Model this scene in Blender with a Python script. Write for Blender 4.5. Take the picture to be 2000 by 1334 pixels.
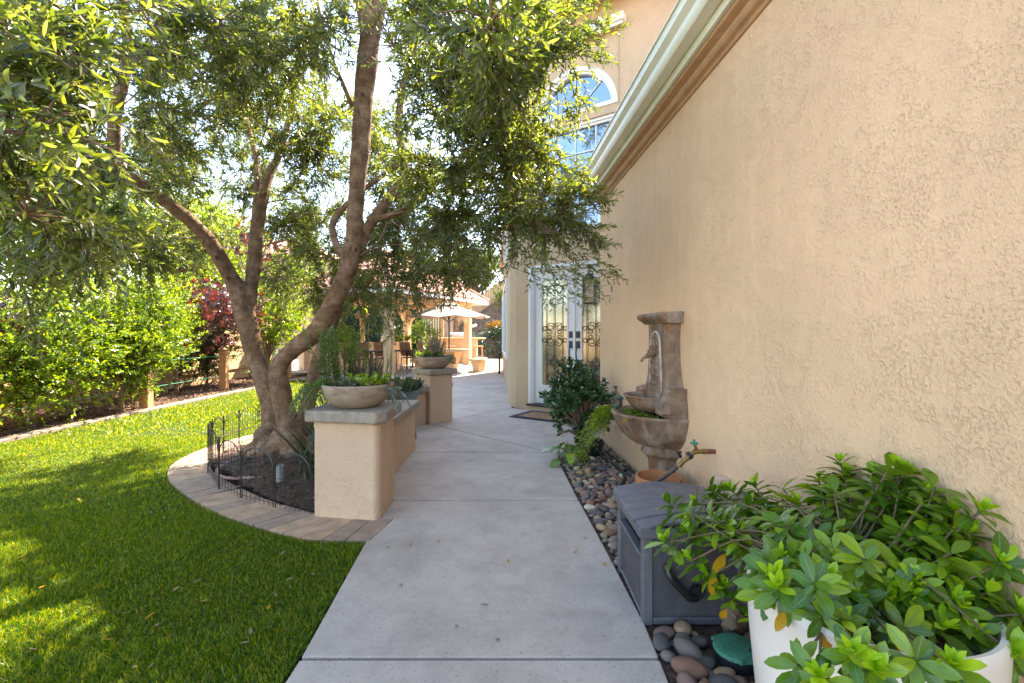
import bpy, bmesh, math, random
import numpy as np
from mathutils import Vector, Matrix, noise
from mathutils.geometry import tessellate_polygon
R = math.radians
rng = np.random.default_rng(7)
random.seed(7)
sc = bpy.context.scene
for o in list(bpy.data.objects): bpy.data.objects.remove(o)
# ---------------------------------------------------------------- camera, sky, sun, exposure
H, F, CX, HY = 1.3, 900.0, 1000.0, 653.0
cam = bpy.data.cameras.new('camera'); camo = bpy.data.objects.new('camera', cam)
sc.collection.objects.link(camo); sc.camera = camo
cam.sensor_width = 36; cam.lens = 36 * F / 2000; cam.shift_y = -14 / 2000
cam.clip_start = .02; cam.clip_end = 2000
camo.location = (0, 0, H); camo.rotation_euler = (R(90), 0, 0)
SUN_EL, SUN_AZ = R(50), math.atan2(.50, .87)      # azimuth from +Y towards +X
w = bpy.data.worlds.new('World'); sc.world = w; w.use_nodes = True
nt = w.node_tree; bg = nt.nodes['Background']
sky = nt.nodes.new('ShaderNodeTexSky'); sky.sky_type = 'NISHITA'; sky.sun_disc = False
sky.sun_elevation = SUN_EL; sky.sun_rotation = SUN_AZ; sky.air_density = 1.0; sky.dust_density = .8; sky.ozone_density = 1.2
nt.links.new(sky.outputs[0], bg.inputs[0]); bg.inputs[1].default_value = .15
sl = bpy.data.lights.new('sun', 'SUN'); sl.energy = 5.0; sl.angle = R(.55); sl.color = (1, .93, .82)
so = bpy.data.objects.new('sun', sl); sc.collection.objects.link(so)
so.rotation_euler = (R(90) - SUN_EL, 0, math.pi - SUN_AZ)
sc.view_settings.view_transform = 'Standard'; sc.view_settings.look = 'None'
sc.view_settings.exposure = 2.66; sc.view_settings.use_white_balance = True; sc.view_settings.white_balance_temperature = 7400; sc.view_settings.white_balance_tint = 12; sc.view_settings.gamma = 1
sc.cycles.max_bounces = 10; sc.cycles.diffuse_bounces = 5; sc.cycles.transparent_max_bounces = 8

# ---------------------------------------------------------------- helpers
def at(px, py, Y): return Vector(((px - CX) / F * Y, Y, H - (py - HY) / F * Y))
def gr(px, py, z=0.):
    Y = F * (H - z) / (py - HY); return Vector(((px - CX) / F * Y, Y, z))
WK = .0455
def wallx(Y): return 1.376 - WK * Y
def link(o, parent=None):
    sc.collection.objects.link(o)
    if parent: o.parent = parent
    return o
def tag(o, label=None, cat=None, group=None, kind=None):
    if label: o['label'] = label
    if cat: o['category'] = cat
    if group: o['group'] = group
    if kind: o['kind'] = kind
    return o
def thing(name, label, cat, loc=(0, 0, 0), rz=0, group=None):
    o = bpy.data.objects.new(name, None); o.empty_display_size = .1
    link(o); o.location = loc; o.rotation_euler = (0, 0, rz); return tag(o, label, cat, group)
def copy_tree(o, parent=None):
    c = o.copy(); sc.collection.objects.link(c)
    if parent: c.parent = parent
    for ch in [x for x in sc.objects if x.parent == o]: copy_tree(ch, c)
    return c

class MB:
    def __init__(s): s.v = []; s.f = []; s.m = []
    def add(s, vs, fs, mi=0):
        b = len(s.v); s.v += [tuple(v) for v in vs]; s.f += [tuple(b + i for i in f) for f in fs]; s.m += [mi] * len(fs); return s
    def box(s, x0, x1, y0, y1, z0, z1, mi=0, M=None):
        vs = [Vector((x, y, z)) for z in (z0, z1) for y in (y0, y1) for x in (x0, x1)]
        if M is not None: vs = [M @ v for v in vs]
        return s.add(vs, [(0, 2, 3, 1), (4, 5, 7, 6), (0, 1, 5, 4), (2, 6, 7, 3), (0, 4, 6, 2), (1, 3, 7, 5)], mi)
    def prism(s, poly, z0, z1, mi=0, M=None):
        n = len(poly)
        a = sum(poly[i][0] * poly[(i + 1) % n][1] - poly[(i + 1) % n][0] * poly[i][1] for i in range(n))
        if a < 0: poly = list(reversed(poly))
        vs = [Vector((p[0], p[1], z0)) for p in poly] + [Vector((p[0], p[1], z1)) for p in poly]
        if M is not None: vs = [M @ v for v in vs]
        return s.add(vs, [tuple(range(n - 1, -1, -1)), tuple(range(n, 2 * n))] + [(i, (i + 1) % n, n + (i + 1) % n, n + i) for i in range(n)], mi)
    def tube(s, pts, rad, seg=8, mi=0, cap=True, closed=False):
        pts = [Vector(p) for p in pts]; n = len(pts)
        if not hasattr(rad, '__len__'): rad = [rad] * n
        vs = []; prev = None
        for i, p in enumerate(pts):
            a = pts[(i - 1) % n] if (closed or i > 0) else p; b = pts[(i + 1) % n] if (closed or i < n - 1) else p
            t = (b - a); t = t.normalized() if t.length > 1e-9 else Vector((0, 0, 1))
            if prev is None:
                u = t.orthogonal().normalized()
            else:
                u = prev - t * prev.dot(t); u = u.normalized() if u.length > 1e-6 else t.orthogonal().normalized()
            prev = u; v = t.cross(u)
            for k in range(seg):
                an = 2 * math.pi * k / seg
                vs.append(p + (u * math.cos(an) + v * math.sin(an)) * rad[i])
        fs = []
        for i in range(n if closed else n - 1):
            j = (i + 1) % n
            for k in range(seg):
                fs.append((i * seg + k, i * seg + (k + 1) % seg, j * seg + (k + 1) % seg, j * seg + k))
        if cap and not closed:
            fs.append(tuple(range(seg - 1, -1, -1))); fs.append(tuple((n - 1) * seg + k for k in range(seg)))
        return s.add(vs, fs, mi)
    def lathe(s, prof, seg=32, a0=0., a1=2 * math.pi, c=(0, 0, 0), mi=0, sx=1, sy=1):
        full = abs(a1 - a0 - 2 * math.pi) < 1e-6; m = seg if full else seg + 1; vs = []
        for r, z in prof:
            for k in range(m):
                a = a0 + (a1 - a0) * k / seg
                vs.append((c[0] + r * math.cos(a) * sx, c[1] + r * math.sin(a) * sy, c[2] + z))
        fs = []
        for i in range(len(prof) - 1):
            for k in range(seg):
                k2 = (k + 1) % m
                fs.append((i * m + k, i * m + k2, (i + 1) * m + k2, (i + 1) * m + k))
        return s.add(vs, fs, mi)
    def ico(s, c, r, sub=2, sc_=(1, 1, 1), jit=0, mi=0):
        bm = bmesh.new(); bmesh.ops.create_icosphere(bm, subdivisions=sub, radius=1)
        vs = []
        for v in bm.verts:
            k = 1 + jit * noise.noise(v.co * 1.7 + Vector(c) * 3)
            vs.append((c[0] + v.co.x * r * sc_[0] * k, c[1] + v.co.y * r * sc_[1] * k, c[2] + v.co.z * r * sc_[2] * k))
        fs = [tuple(v.index for v in f.verts) for f in bm.faces]; bm.free(); return s.add(vs, fs, mi)
    def sweep(s, prof, p0, p1, up=Vector((0, 0, 1)), mi=0):
        # profile (a, z): a measured sideways from the line p0-p1 (right-hand side positive)
        d = (Vector(p1) - Vector(p0)).normalized(); side = d.cross(up).normalized(); n = len(prof)
        vs = [Vector(p) + side * a + up * z for p in (p0, p1) for a, z in prof]
        return s.add(vs, [(i, (i + 1) % n, n + (i + 1) % n, n + i) for i in range(n)] + [tuple(range(n - 1, -1, -1)), tuple(range(n, 2 * n))], mi)
    def build(s, name, mats, parent=None, smooth=False, bevel=0, M=None, fix=True, seg=2):
        me = bpy.data.meshes.new(name); me.from_pydata(s.v, [], s.f)
        if not isinstance(mats, (list, tuple)): mats = [mats]
        for m in mats: me.materials.append(m)
        if len(mats) > 1: me.polygons.foreach_set('material_index', s.m)
        if fix:
            bm = bmesh.new(); bm.from_mesh(me); bmesh.ops.recalc_face_normals(bm, faces=bm.faces); bm.to_mesh(me); bm.free()
        if smooth: me.polygons.foreach_set('use_smooth', [True] * len(me.polygons))
        me.update()
        o = bpy.data.objects.new(name, me); link(o, parent)
        if M is not None: o.matrix_local = M
        if bevel:
            b = o.modifiers.new('bevel', 'BEVEL'); b.width = bevel; b.segments = seg; b.limit_method = 'ANGLE'; b.angle_limit = R(35)
            if smooth is False:
                me.polygons.foreach_set('use_smooth', [True] * len(me.polygons)); b.harden_normals = True
        elif smooth == 'auto':
            e = o.modifiers.new('edge', 'EDGE_SPLIT'); e.split_angle = R(40)
        return o
def cr(pts, n=5):
    """Catmull-Rom through tuples of any length"""
    P = [np.array(p, float) for p in pts]; P = [2 * P[0] - P[1]] + P + [2 * P[-1] - P[-2]]; out = []
    for i in range(1, len(P) - 2):
        for k in range(n):
            t = k / n; a, b, c, d = P[i - 1:i + 3]
            out.append(.5 * ((2 * b) + (c - a) * t + (2 * a - 5 * b + 4 * c - d) * t * t + (3 * b - a - 3 * c + d) * t ** 3))
    out.append(P[-2]); return out

# ---------------------------------------------------------------- node materials
class NM:
    def __init__(s, name, rough=.8, spec=.5):
        s.m = bpy.data.materials.new(name); s.m.use_nodes = True; s.t = s.m.node_tree; s.N = s.t.nodes; s.L = s.t.links
        s.p = s.N['Principled BSDF']; s.out = s.N['Material Output']
        s.p.inputs['Roughness'].default_value = rough; s.p.inputs['Specular IOR Level'].default_value = spec
        s.co = s.N.new('ShaderNodeTexCoord').outputs['Object']
    def n(s, typ, **kw):
        x = s.N.new('ShaderNode' + typ)
        for k, v in kw.items():
            if k.startswith('i_'): x.inputs[k[2:].replace('_', ' ')].default_value = v
            else: setattr(x, k, v)
        return x
    def noise(s, scale, detail=4, rough=.55, co=None, stretch=None, dist=0):
        x = s.n('TexNoise'); x.inputs['Scale'].default_value = scale; x.inputs['Detail'].default_value = detail; x.inputs['Roughness'].default_value = rough; x.inputs['Distortion'].default_value = dist
        c = co or s.co
        if stretch:
            mp = s.n('Mapping'); mp.inputs['Scale'].default_value = stretch; s.L.new(c, mp.inputs[0]); c = mp.outputs[0]
        s.L.new(c, x.inputs['Vector']); return x.outputs['Fac']
    def vor(s, scale, feature='F1', out='Distance', co=None, rnd=1):
        x = s.n('TexVoronoi', feature=feature); x.inputs['Scale'].default_value = scale; x.inputs['Randomness'].default_value = rnd
        s.L.new(co or s.co, x.inputs['Vector']); return x.outputs[out]
    def ramp(s, fac, stops, interp='LINEAR'):
        x = s.n('ValToRGB'); e = x.color_ramp; e.interpolation = interp
        while len(e.elements) < len(stops): e.elements.new(.5)
        for el, (p, c) in zip(e.elements, stops):
            el.position = p
            if not hasattr(c, '__len__'): c = (c, c, c)
            el.color = (*c, 1)
        s.L.new(fac, x.inputs[0]); return x.outputs[0]
    def mix(s, fac, a, b, mode='MIX'):
        x = s.n('Mix', data_type='RGBA', blend_type=mode)
        for k, v in ((0, fac), (6, a), (7, b)):
            if hasattr(v, 'is_output') or isinstance(v, bpy.types.NodeSocket): s.L.new(v, x.inputs[k])
            elif k == 0: x.inputs[0].default_value = v
            else:
                if not hasattr(v, '__len__'): v = (v, v, v)
                x.inputs[k].default_value = (*v, 1)
        return x.outputs[2]
    def math(s, op, a, b=0.):
        x = s.n('Math', operation=op)
        for k, v in ((0, a), (1, b)):
            if isinstance(v, bpy.types.NodeSocket): s.L.new(v, x.inputs[k])
            else: x.inputs[k].default_value = v
        return x.outputs[0]
    def col(s, c):
        if isinstance(c, bpy.types.NodeSocket): s.L.new(c, s.p.inputs['Base Color'])
        else: s.p.inputs['Base Color'].default_value = (*c, 1)
        return s
    def bump(s, h, dist=.005, strength=1., prev=None):
        x = s.n('Bump'); x.inputs['Strength'].default_value = strength; x.inputs['Distance'].default_value = dist
        s.L.new(h, x.inputs['Height'])
        if prev: s.L.new(prev, x.inputs['Normal'])
        s.L.new(x.outputs[0], s.p.inputs['Normal']); return x.outputs[0]
    def rough(s, sock): s.L.new(sock, s.p.inputs['Roughness']); return s

def plain(name, c, rough=.6, var=.12, scale=12, bump=0, bscale=80, metal=0, spec=.5):
    k = NM(name, rough, spec); f = k.noise(scale, 5)
    k.col(k.ramp(f, [(.3, tuple(x * (1 - var) for x in c)), (.7, tuple(min(1, x * (1 + var)) for x in c))]))
    k.p.inputs['Metallic'].default_value = metal
    if bump: k.bump(k.noise(bscale, 4), bump)
    return k.m
def leafmat(name, cols, trans=.35, rough=.4, spec=.5, mid=None, tcol=None):
    k = NM(name, rough, spec); g = k.n('NewGeometry')
    n_ = len(cols); c = k.ramp(g.outputs['Random Per Island'], [(i / n_, cc) for i, cc in enumerate(cols)], 'LINEAR')
    sp = k.noise(30, 3); c = k.mix(.5, c, k.ramp(sp, [(.3, .62), (.7, 1.)]), 'MULTIPLY')
    if mid:
        a = k.n('Attribute', attribute_name='mid'); c = k.mix(k.ramp(a.outputs['Fac'], [(.0, 1.), (.16, 0.)]), c, mid)
    k.col(c)
    t = k.n('BsdfTranslucent'); ms = k.n('MixShader'); ms.inputs[0].default_value = trans
    tc = k.mix(1., c, tcol or (2.0, 1.9, .55), 'MULTIPLY')
    k.L.new(tc, t.inputs[0])
    k.L.new(k.p.outputs[0], ms.inputs[1]); k.L.new(t.outputs[0], ms.inputs[2]); k.L.new(ms.outputs[0], k.out.inputs[0])
    return k.m

def mat_stucco(name, c, sc_=1., streak=0.):
    k = NM(name, .92, .25)
    a = k.noise(75 * sc_, 4, .6, dist=.4); b = k.noise(190 * sc_, 3, .6); pm_ = k.math('MULTIPLY', k.ramp(k.noise(13 * sc_, 3, .6), [(.38, .25), (.58, 1.)]), k.ramp(k.noise(1.7, 3, .6), [(.35, .65), (.6, 1.)]))
    h = k.ramp(a, [(.36, 0.), (.48, .8), (.60, 1.)]); h = k.math('MULTIPLY', h, pm_); h = k.math('ADD', h, k.math('MULTIPLY', b, .75))
    k.bump(h, .0055, .75)
    big = k.noise(1.1, 3); col = k.ramp(big, [(.3, tuple(x * .90 for x in c)), (.7, tuple(x * 1.06 for x in c))])
    pit = k.ramp(k.math('ADD', a, k.math('MULTIPLY', k.math('SUBTRACT', 1., pm_), .12)), [(.33, tuple([.95, .93, .90])), (.46, 1.)])
    col = k.mix(.8, col, pit, 'MULTIPLY')
    st = k.noise(9, 4, .6, stretch=(1, 1, .12)); col = k.mix(k.ramp(st, [(.52, 0.), (.75, .45)]), col, tuple(min(1, x * 1.12) for x in c))
    if streak:
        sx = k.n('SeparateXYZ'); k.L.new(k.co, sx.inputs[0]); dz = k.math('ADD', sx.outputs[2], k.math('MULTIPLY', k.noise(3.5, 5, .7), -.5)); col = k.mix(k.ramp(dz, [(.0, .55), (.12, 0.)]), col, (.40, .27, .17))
        s2 = k.noise(3.2, 4, .6, stretch=(1, 1, .08)); col = k.mix(k.ramp(s2, [(.50, 0.), (.72, .2)]), col, tuple(x * .84 for x in c))
    k.col(col); return k.m
def mat_concrete():
    k = NM('concrete', .85, .3); c1, c2 = (.385, .33, .278), (.50, .435, .37)
    col = k.ramp(k.noise(1.6, 6, .65), [(.3, c1), (.7, c2)])
    col = k.mix(.55, col, k.ramp(k.noise(5, 6, .75), [(.3, .70), (.7, 1.1)]), 'MULTIPLY')
    sp = k.vor(75); col = k.mix(k.ramp(sp, [(.13, .8), (.24, 0.)]), col, k.ramp(k.noise(60), [(.45, (.10, .09, .09)), (.6, (.34, .31, .30))]))
    sp2 = k.vor(52); col = k.mix(k.ramp(sp2, [(.06, .7), (.11, 0.)]), col, (.72, .68, .58))
    st = k.noise(1.1, 5, .65, dist=1.2); col = k.mix(k.ramp(st, [(.50, 0.), (.68, .32)]), col, (.22, .18, .15)); st = k.noise(2.6, 5, .7); col = k.mix(k.ramp(st, [(.60, 0.), (.68, .25)]), col, (.20, .16, .13))
    k.col(col); h = k.math('ADD', k.noise(170, 3, .6), k.math('MULTIPLY', k.noise(14, 3), .5)); k.bump(h, .003, .8); return k.m
def mat_bark():
    k = NM('olive_bark', .9, .2)
    c = k.ramp(k.noise(9, 6, .65), [(.28, (.10, .058, .034)), (.5, (.215, .135, .083)), (.72, (.36, .255, .175))])
    rings = k.noise(6, 5, .6, stretch=(1, 1, 7)); c = k.mix(.6, c, k.ramp(rings, [(.3, (.62, .57, .52)), (.62, (1.1, 1.06, 1.)), ]), 'MULTIPLY'); fl = k.noise(14, 6, .7, stretch=(2.5, 2.5, .5)); c = k.mix(k.ramp(fl, [(.56, 0.), (.64, .75)]), c, (.07, .045, .03))
    knots = k.vor(5.5); c = k.mix(k.ramp(knots, [(.07, .85), (.15, 0.)]), c, (.05, .032, .022))
    k.col(c); h = k.math('ADD', k.noise(22, 6, .65, stretch=(1, 1, 3)), k.math('MULTIPLY', k.noise(70, 4), .35)); k.bump(h, .014, .9); return k.m
M = {}
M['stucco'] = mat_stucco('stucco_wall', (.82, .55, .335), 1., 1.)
M['stucco_far'] = mat_stucco('stucco_pale', (.60, .44, .29), .8)
M['stucco_pillar'] = mat_stucco('stucco_pillar', (.60, .42, .285), .6)
M['concrete'] = mat_concrete()
M['bark'] = mat_bark()
M['stem'] = plain('green_brown_stem', (.13, .10, .05), .8, .3, 20)
M['bark2'] = plain('shrub_bark', (.20, .13, .085), .9, .35, 20, .006, 60)
M['cap'] = plain('cast_concrete_cap', (.30, .255, .20), .9, .22, 22, .004, 220)
def _bowl():
    k = NM('weathered_stone_bowl', .85, .3)
    c = k.ramp(k.noise(8, 6, .65, stretch=(1, 1, 2.2)), [(.3, (.19, .14, .095)), (.5, (.32, .25, .18)), (.72, (.43, .345, .255))])
    c = k.mix(k.ramp(k.noise(3, 4), [(.5, 0.), (.7, .5)]), c, (.30, .22, .15)); k.col(c); k.bump(k.noise(60, 4), .003); return k.m
M['bowl'] = _bowl()
def _fount():
    k = NM('cast_stone_fountain', .8, .35)
    c = k.ramp(k.noise(7, 5, .6), [(.3, (.115, .068, .042)), (.5, (.21, .14, .09)), (.72, (.31, .235, .165))])
    c = k.mix(k.ramp(k.noise(9, 5, .6, stretch=(1, 1, .3)), [(.50, 0.), (.66, .6)]), c, (.42, .36, .31))
    c = k.mix(k.ramp(k.noise(5, 5, .65), [(.54, 0.), (.64, .8)]), c, (.22, .085, .03))
    k.col(c); k.bump(k.math('ADD', k.noise(90, 4), k.noise(22, 4)), .006); return k.m
M['fountain'] = _fount()
M['fountain_light'] = plain('limescale', (.50, .45, .38), .9, .25, 14)
M['white'] = plain('white_paint', (.80, .80, .78), .4, .03, 6)
M['gutter'] = plain('cream_painted_metal', (.80, .82, .68), .4, .06, 5)
M['soffit'] = plain('stucco_cornice', (.50, .30, .155), .9, .12, 12, .003, 120)
M['black'] = plain('black_iron', (.012, .012, .014), .45, .2, 30)
M['bronze'] = plain('dark_bronze', (.03, .022, .018), .45, .2, 30)
M['rubber'] = plain('black_rubber', (.014, .016, .02), .5, .2, 30)
M['greyblue'] = plain('blue_grey_hardware', (.035, .05, .075), .4, .2, 30)
M['terracotta'] = plain('terracotta', (.40, .165, .065), .8, .15, 10, .001)
M['soil'] = plain('soil', (.075, .045, .030), .95, .45, 18, .02, 45)
M['soil_red'] = plain('dry_soil', (.16, .085, .05), .95, .4, 8, .02, 40)
M['wood_fence'] = plain('tan_painted_fence', (.50, .33, .175), .85, .13, 7, .002, 60)
M['wood_post'] = plain('cedar_post', (.42, .22, .10), .8, .2, 8, .002)
M['gazebo'] = plain('tan_painted_timber', (.62, .43, .27), .8, .08, 6, .001)
M['tile'] = plain('clay_roof_tile', (.48, .23, .16), .8, .25, 9, .004)
M['canvas'] = plain('cream_canvas', (.30, .255, .215), .9, .05, 6)
M['brass'] = plain('brass', (.30, .19, .07), .4, .3, 40, metal=.8)
M['sandstone'] = plain('sandstone', (.70, .45, .24), .85, .12, 9, .002)
M['steel'] = plain('stainless_steel', (.45, .47, .48), .3, .1, 20, metal=.9)
M['brownfab'] = plain('brown_sling_fabric', (.30, .17, .10), .85, .1, 20)
M['conduit'] = plain('plastic_pipe', (.33, .19, .17), .5, .15, 12)
M['pipe'] = plain('grey_pvc', (.19, .19, .19), .6, .2, 12)
M['tanbox'] = plain('tan_painted_metal', (.58, .44, .31), .6, .08, 12)
M['potwhite'] = NM('white_glazed_pot', .35, .5)
k = M['potwhite']; k.col(k.mix(k.ramp(k.vor(70), [(.06, .6), (.12, 0.)]), k.ramp(k.noise(4), [(.3, (.66, .62, .55)), (.7, (.76, .73, .66))]), (.30, .24, .18))); k.bump(k.noise(40, 3), .002, .6); M['potwhite'] = k.m
k = NM('valve_lid_green', .6, .4); k.col(k.ramp(k.noise(20, 5), [(.3, (.03, .17, .11)), (.7, (.06, .27, .18))])); k.bump(k.ramp(k.vor(85, rnd=.3), [(.2, 1.), (.35, 0.)]), .003); M['valve'] = k.m
k = NM('resin_wood_grain', .55, .4); k.col(k.ramp(k.noise(10, 4), [(.3, (.055, .053, .060)), (.7, (.078, .074, .083))]))
k.bump(k.noise(38, 5, .6, stretch=(2.2, 2.2, .22), dist=1.0), .006, .9); M['resin_grain'] = k.m
k = NM('resin_smooth', .45, .4); k.col(k.ramp(k.noise(16, 5), [(.3, (.095, .095, .105)), (.7, (.125, .123, .135))])); k.bump(k.noise(200, 2), .0006); k.col(k.mix(k.ramp(k.noise(7, 6, .75), [(.52, 0.), (.66, .45)]), k.ramp(k.noise(16, 5), [(.3, (.09, .09, .10)), (.7, (.125, .123, .135))]), (.21, .20, .19))); M['resin'] = k.m
def glassmat(name, base, gl, rough, tint=(1, 1, 1)):
    k = NM(name, .3); k.col(base) if isinstance(base, tuple) else k.col(base)
    g = k.n('BsdfGlossy'); g.inputs['Roughness'].default_value = rough; g.inputs['Color'].default_value = (*tint, 1)
    wv = k.n('Bump'); wv.inputs['Distance'].default_value = .002; wv.inputs['Strength'].default_value = .25; k.L.new(k.noise(6, 2), wv.inputs['Height']); k.L.new(wv.outputs[0], g.inputs['Normal'])
    ms = k.n('MixShader'); ms.inputs[0].default_value = gl; k.L.new(k.p.outputs[0], ms.inputs[1]); k.L.new(g.outputs[0], ms.inputs[2]); k.L.new(ms.outputs[0], k.out.inputs[0]); return k.m
M['win'] = glassmat('window_glass', (.01, .02, .04), .42, .02, (.60, .80, 1.))
M['doorglass'] = glassmat('obscure_door_glass', (.17, .155, .085), .42, .16, (.95, .95, .85))
M['lampglass'] = glassmat('lantern_glass', (.3, .3, .28), .4, .1)
# leaves
M['olive'] = leafmat('olive_leaf', [(.018, .034, .016), (.04, .064, .026), (.07, .10, .036), (.15, .18, .12), (.13, .16, .035)], .42, .33, .6, mid=(.10, .13, .05), tcol=(2.9, 2.8, .6))
M['gard'] = leafmat('gardenia_leaf', [(.045, .125, .010), (.075, .18, .010), (.14, .26, .012), (.055, .14, .014), (.21, .34, .012)], .28, .30, .5, mid=(.11, .21, .06))
M['young'] = leafmat('young_leaf', [(.30, .50, .02), (.38, .58, .03), (.22, .42, .015)], .35, .32)
M['yellow'] = leafmat('yellow_leaf', [(.62, .36, .01), (.55, .28, .01)], .3, .4, tcol=(1, .8, .3))
M['shrub'] = leafmat('shrub_leaf', [(.05, .11, .022), (.10, .18, .02), (.15, .23, .025), (.06, .13, .04), (.24, .30, .02)], .42, .28)
M['shrub_y'] = leafmat('bright_shrub_leaf', [(.12, .20, .015), (.20, .30, .02), (.28, .36, .025), (.10, .17, .03)], .48, .35)
M['purple'] = leafmat('purple_leaf', [(.06, .03, .045), (.09, .035, .05), (.05, .028, .042), (.085, .05, .06), (.07, .045, .05), (.22, .04, .02)], .16, .28, spec=.8, tcol=(2.6, 1.0, .7))
M['darkleaf'] = leafmat('dark_leaf', [(.018, .05, .018), (.03, .07, .018), (.015, .04, .025)], .22, .3)
M['hedge'] = leafmat('hedge_leaf', [(.008, .032, .022), (.012, .045, .026)], .15, .5)
M['jade'] = leafmat('jade_leaf', [(.018, .055, .022), (.03, .085, .028), (.05, .115, .035)], .1, .22, .7)
M['jade_y'] = leafmat('golden_jade_leaf', [(.10, .22, .02), (.30, .36, .02), (.18, .30, .02)], .2, .25)
M['senecio'] = leafmat('senecio_leaf', [(.05, .13, .035), (.08, .19, .03), (.11, .22, .05)], .2, .35)
M['rosemary'] = leafmat('rosemary_leaf', [(.05, .09, .05), (.08, .12, .07), (.11, .15, .09)], .15, .45)
M['spike'] = leafmat('aloe_leaf', [(.03, .07, .04), (.05, .10, .055), (.07, .13, .07)], .12, .35)
M['blue'] = leafmat('blue_fescue', [(.12, .19, .18), (.16, .23, .22)], .15, .5)
M['blossom'] = leafmat('cream_blossom', [(.6, .56, .25), (.5, .5, .15)], .3, .6, tcol=(1, 1, .7))
M['orange'] = leafmat('orange_flower', [(.7, .30, .02), (.6, .38, .03)], .3, .6, tcol=(1, .8, .4))
M['grass'] = leafmat('turf_blade', [(.026, .10, .004), (.055, .15, .006), (.30, .35, .04), (.05, .13, .006)], .42, .42, spec=.45, tcol=(3.0, 2.2, .2))
M['dry'] = leafmat('dry_leaf', [(.34, .22, .10), (.42, .33, .18), (.22, .13, .07)], .2, .7, tcol=(1, 1, 1))
M['bark_chip'] = leafmat('bark_chip', [(.09, .05, .03), (.14, .08, .05), (.20, .125, .085), (.06, .035, .024)], .0, .9)

# ---------------------------------------------------------------- leaves and sprigs (numpy)
def nrm(a): return a / np.maximum(np.linalg.norm(a, axis=-1, keepdims=True), 1e-9)
class LB:
    """collects leaf blades into one mesh"""
    def __init__(s): s.V = []; s.T = []; s.Q = []; s.mid = []; s.n = 0
    def leaves(s, P, D, N, L, W, lod=1, curl=.15, fold=.25, wide=.45):
        P = np.atleast_2d(P).astype(float); n = len(P)
        if n == 0: return s
        D = nrm(np.broadcast_to(D, (n, 3)).astype(float)); S = nrm(np.cross(D, N)); N = nrm(np.cross(S, D))
        L = np.broadcast_to(L, (n,)).astype(float)[:, None]; W = np.broadcast_to(W, (n,)).astype(float)[:, None]
        def pt(u, sx, w): return P + D * L * u + S * (W * .5 * sx * w) + N * (fold * W * .5 * abs(sx) * w) - N * (curl * L * u * u)
        b = s.n
        if lod == 0:
            vs = [pt(0, 0, 0), pt(wide, 1, 1), pt(1, 0, 0), pt(wide, -1, 1)]; m = [0, 1, 0, 1]
            k = np.arange(n) * 4 + b; s.Q.append(np.stack([k, k + 1, k + 2, k + 3], 1))
        elif lod == 1:
            vs = [pt(0, 0, 0), pt(wide * .6, 1, .85), pt(wide + .3, 1, .85), pt(1, 0, 0), pt(wide + .3, -1, .85), pt(wide * .6, -1, .85)]; m = [0, 1, 1, 0, 1, 1]
            k = np.arange(n) * 6 + b; s.Q += [np.stack([k, k + 1, k + 2, k + 3], 1), np.stack([k, k + 3, k + 4, k + 5], 1)]
        else:
            us = [.0, .16, .38, .62, .84, 1.]; p = math.log(.5) / math.log(wide) if 0 < wide < 1 else 1
            ws = [.06] + [math.sin(math.pi * min(1, u ** p)) ** .75 for u in us[1:-1]] + [0]
            vs = []; m = []
            for u, w_ in zip(us, ws):
                vs += [pt(u, 1, w_), pt(u, 0, 0), pt(u, -1, w_)]; m += [1, 0, 1]
            k = np.arange(n) * 18 + b
            for i in range(5):
                a = k + i * 3; s.Q += [np.stack([a, a + 3, a + 4, a + 1], 1), np.stack([a + 1, a + 4, a + 5, a + 2], 1)]
        nv = len(vs); s.V.append(np.stack(vs, 1).reshape(-1, 3)); s.mid.append(np.tile(m, n)); s.n += n * nv
        return s
    def build(s, name, mat, parent=None, kind=None):
        V = np.concatenate(s.V); Q = np.concatenate(s.Q); me = bpy.data.meshes.new(name)
        me.vertices.add(len(V)); me.vertices.foreach_set('co', V.ravel())
        me.loops.add(Q.size); me.loops.foreach_set('vertex_index', Q.ravel().astype(np.int32))
        me.polygons.add(len(Q)); me.polygons.foreach_set('loop_start', np.arange(0, Q.size, 4, dtype=np.int32))
        me.polygons.foreach_set('loop_total', np.full(len(Q), 4, np.int32)); me.update(calc_edges=True)
        me.polygons.foreach_set('use_smooth', np.ones(len(Q), bool))
        a = me.attributes.new('mid', 'FLOAT', 'POINT'); a.data.foreach_set('value', np.concatenate(s.mid).astype(np.float32))
        me.materials.append(mat); o = bpy.data.objects.new(name, me); link(o, parent)
        if kind: o['kind'] = kind
        return o
def rdir(n): return nrm(rng.normal(size=(n, 3)))
def perp(D, ang):
    A = np.where(np.abs(D[:, 2:3]) < .9, np.array([[0, 0, 1.]]), np.array([[1., 0, 0]])); U = nrm(np.cross(D, A)); V = np.cross(D, U)
    return U * np.cos(ang)[:, None] + V * np.sin(ang)[:, None]
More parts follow.
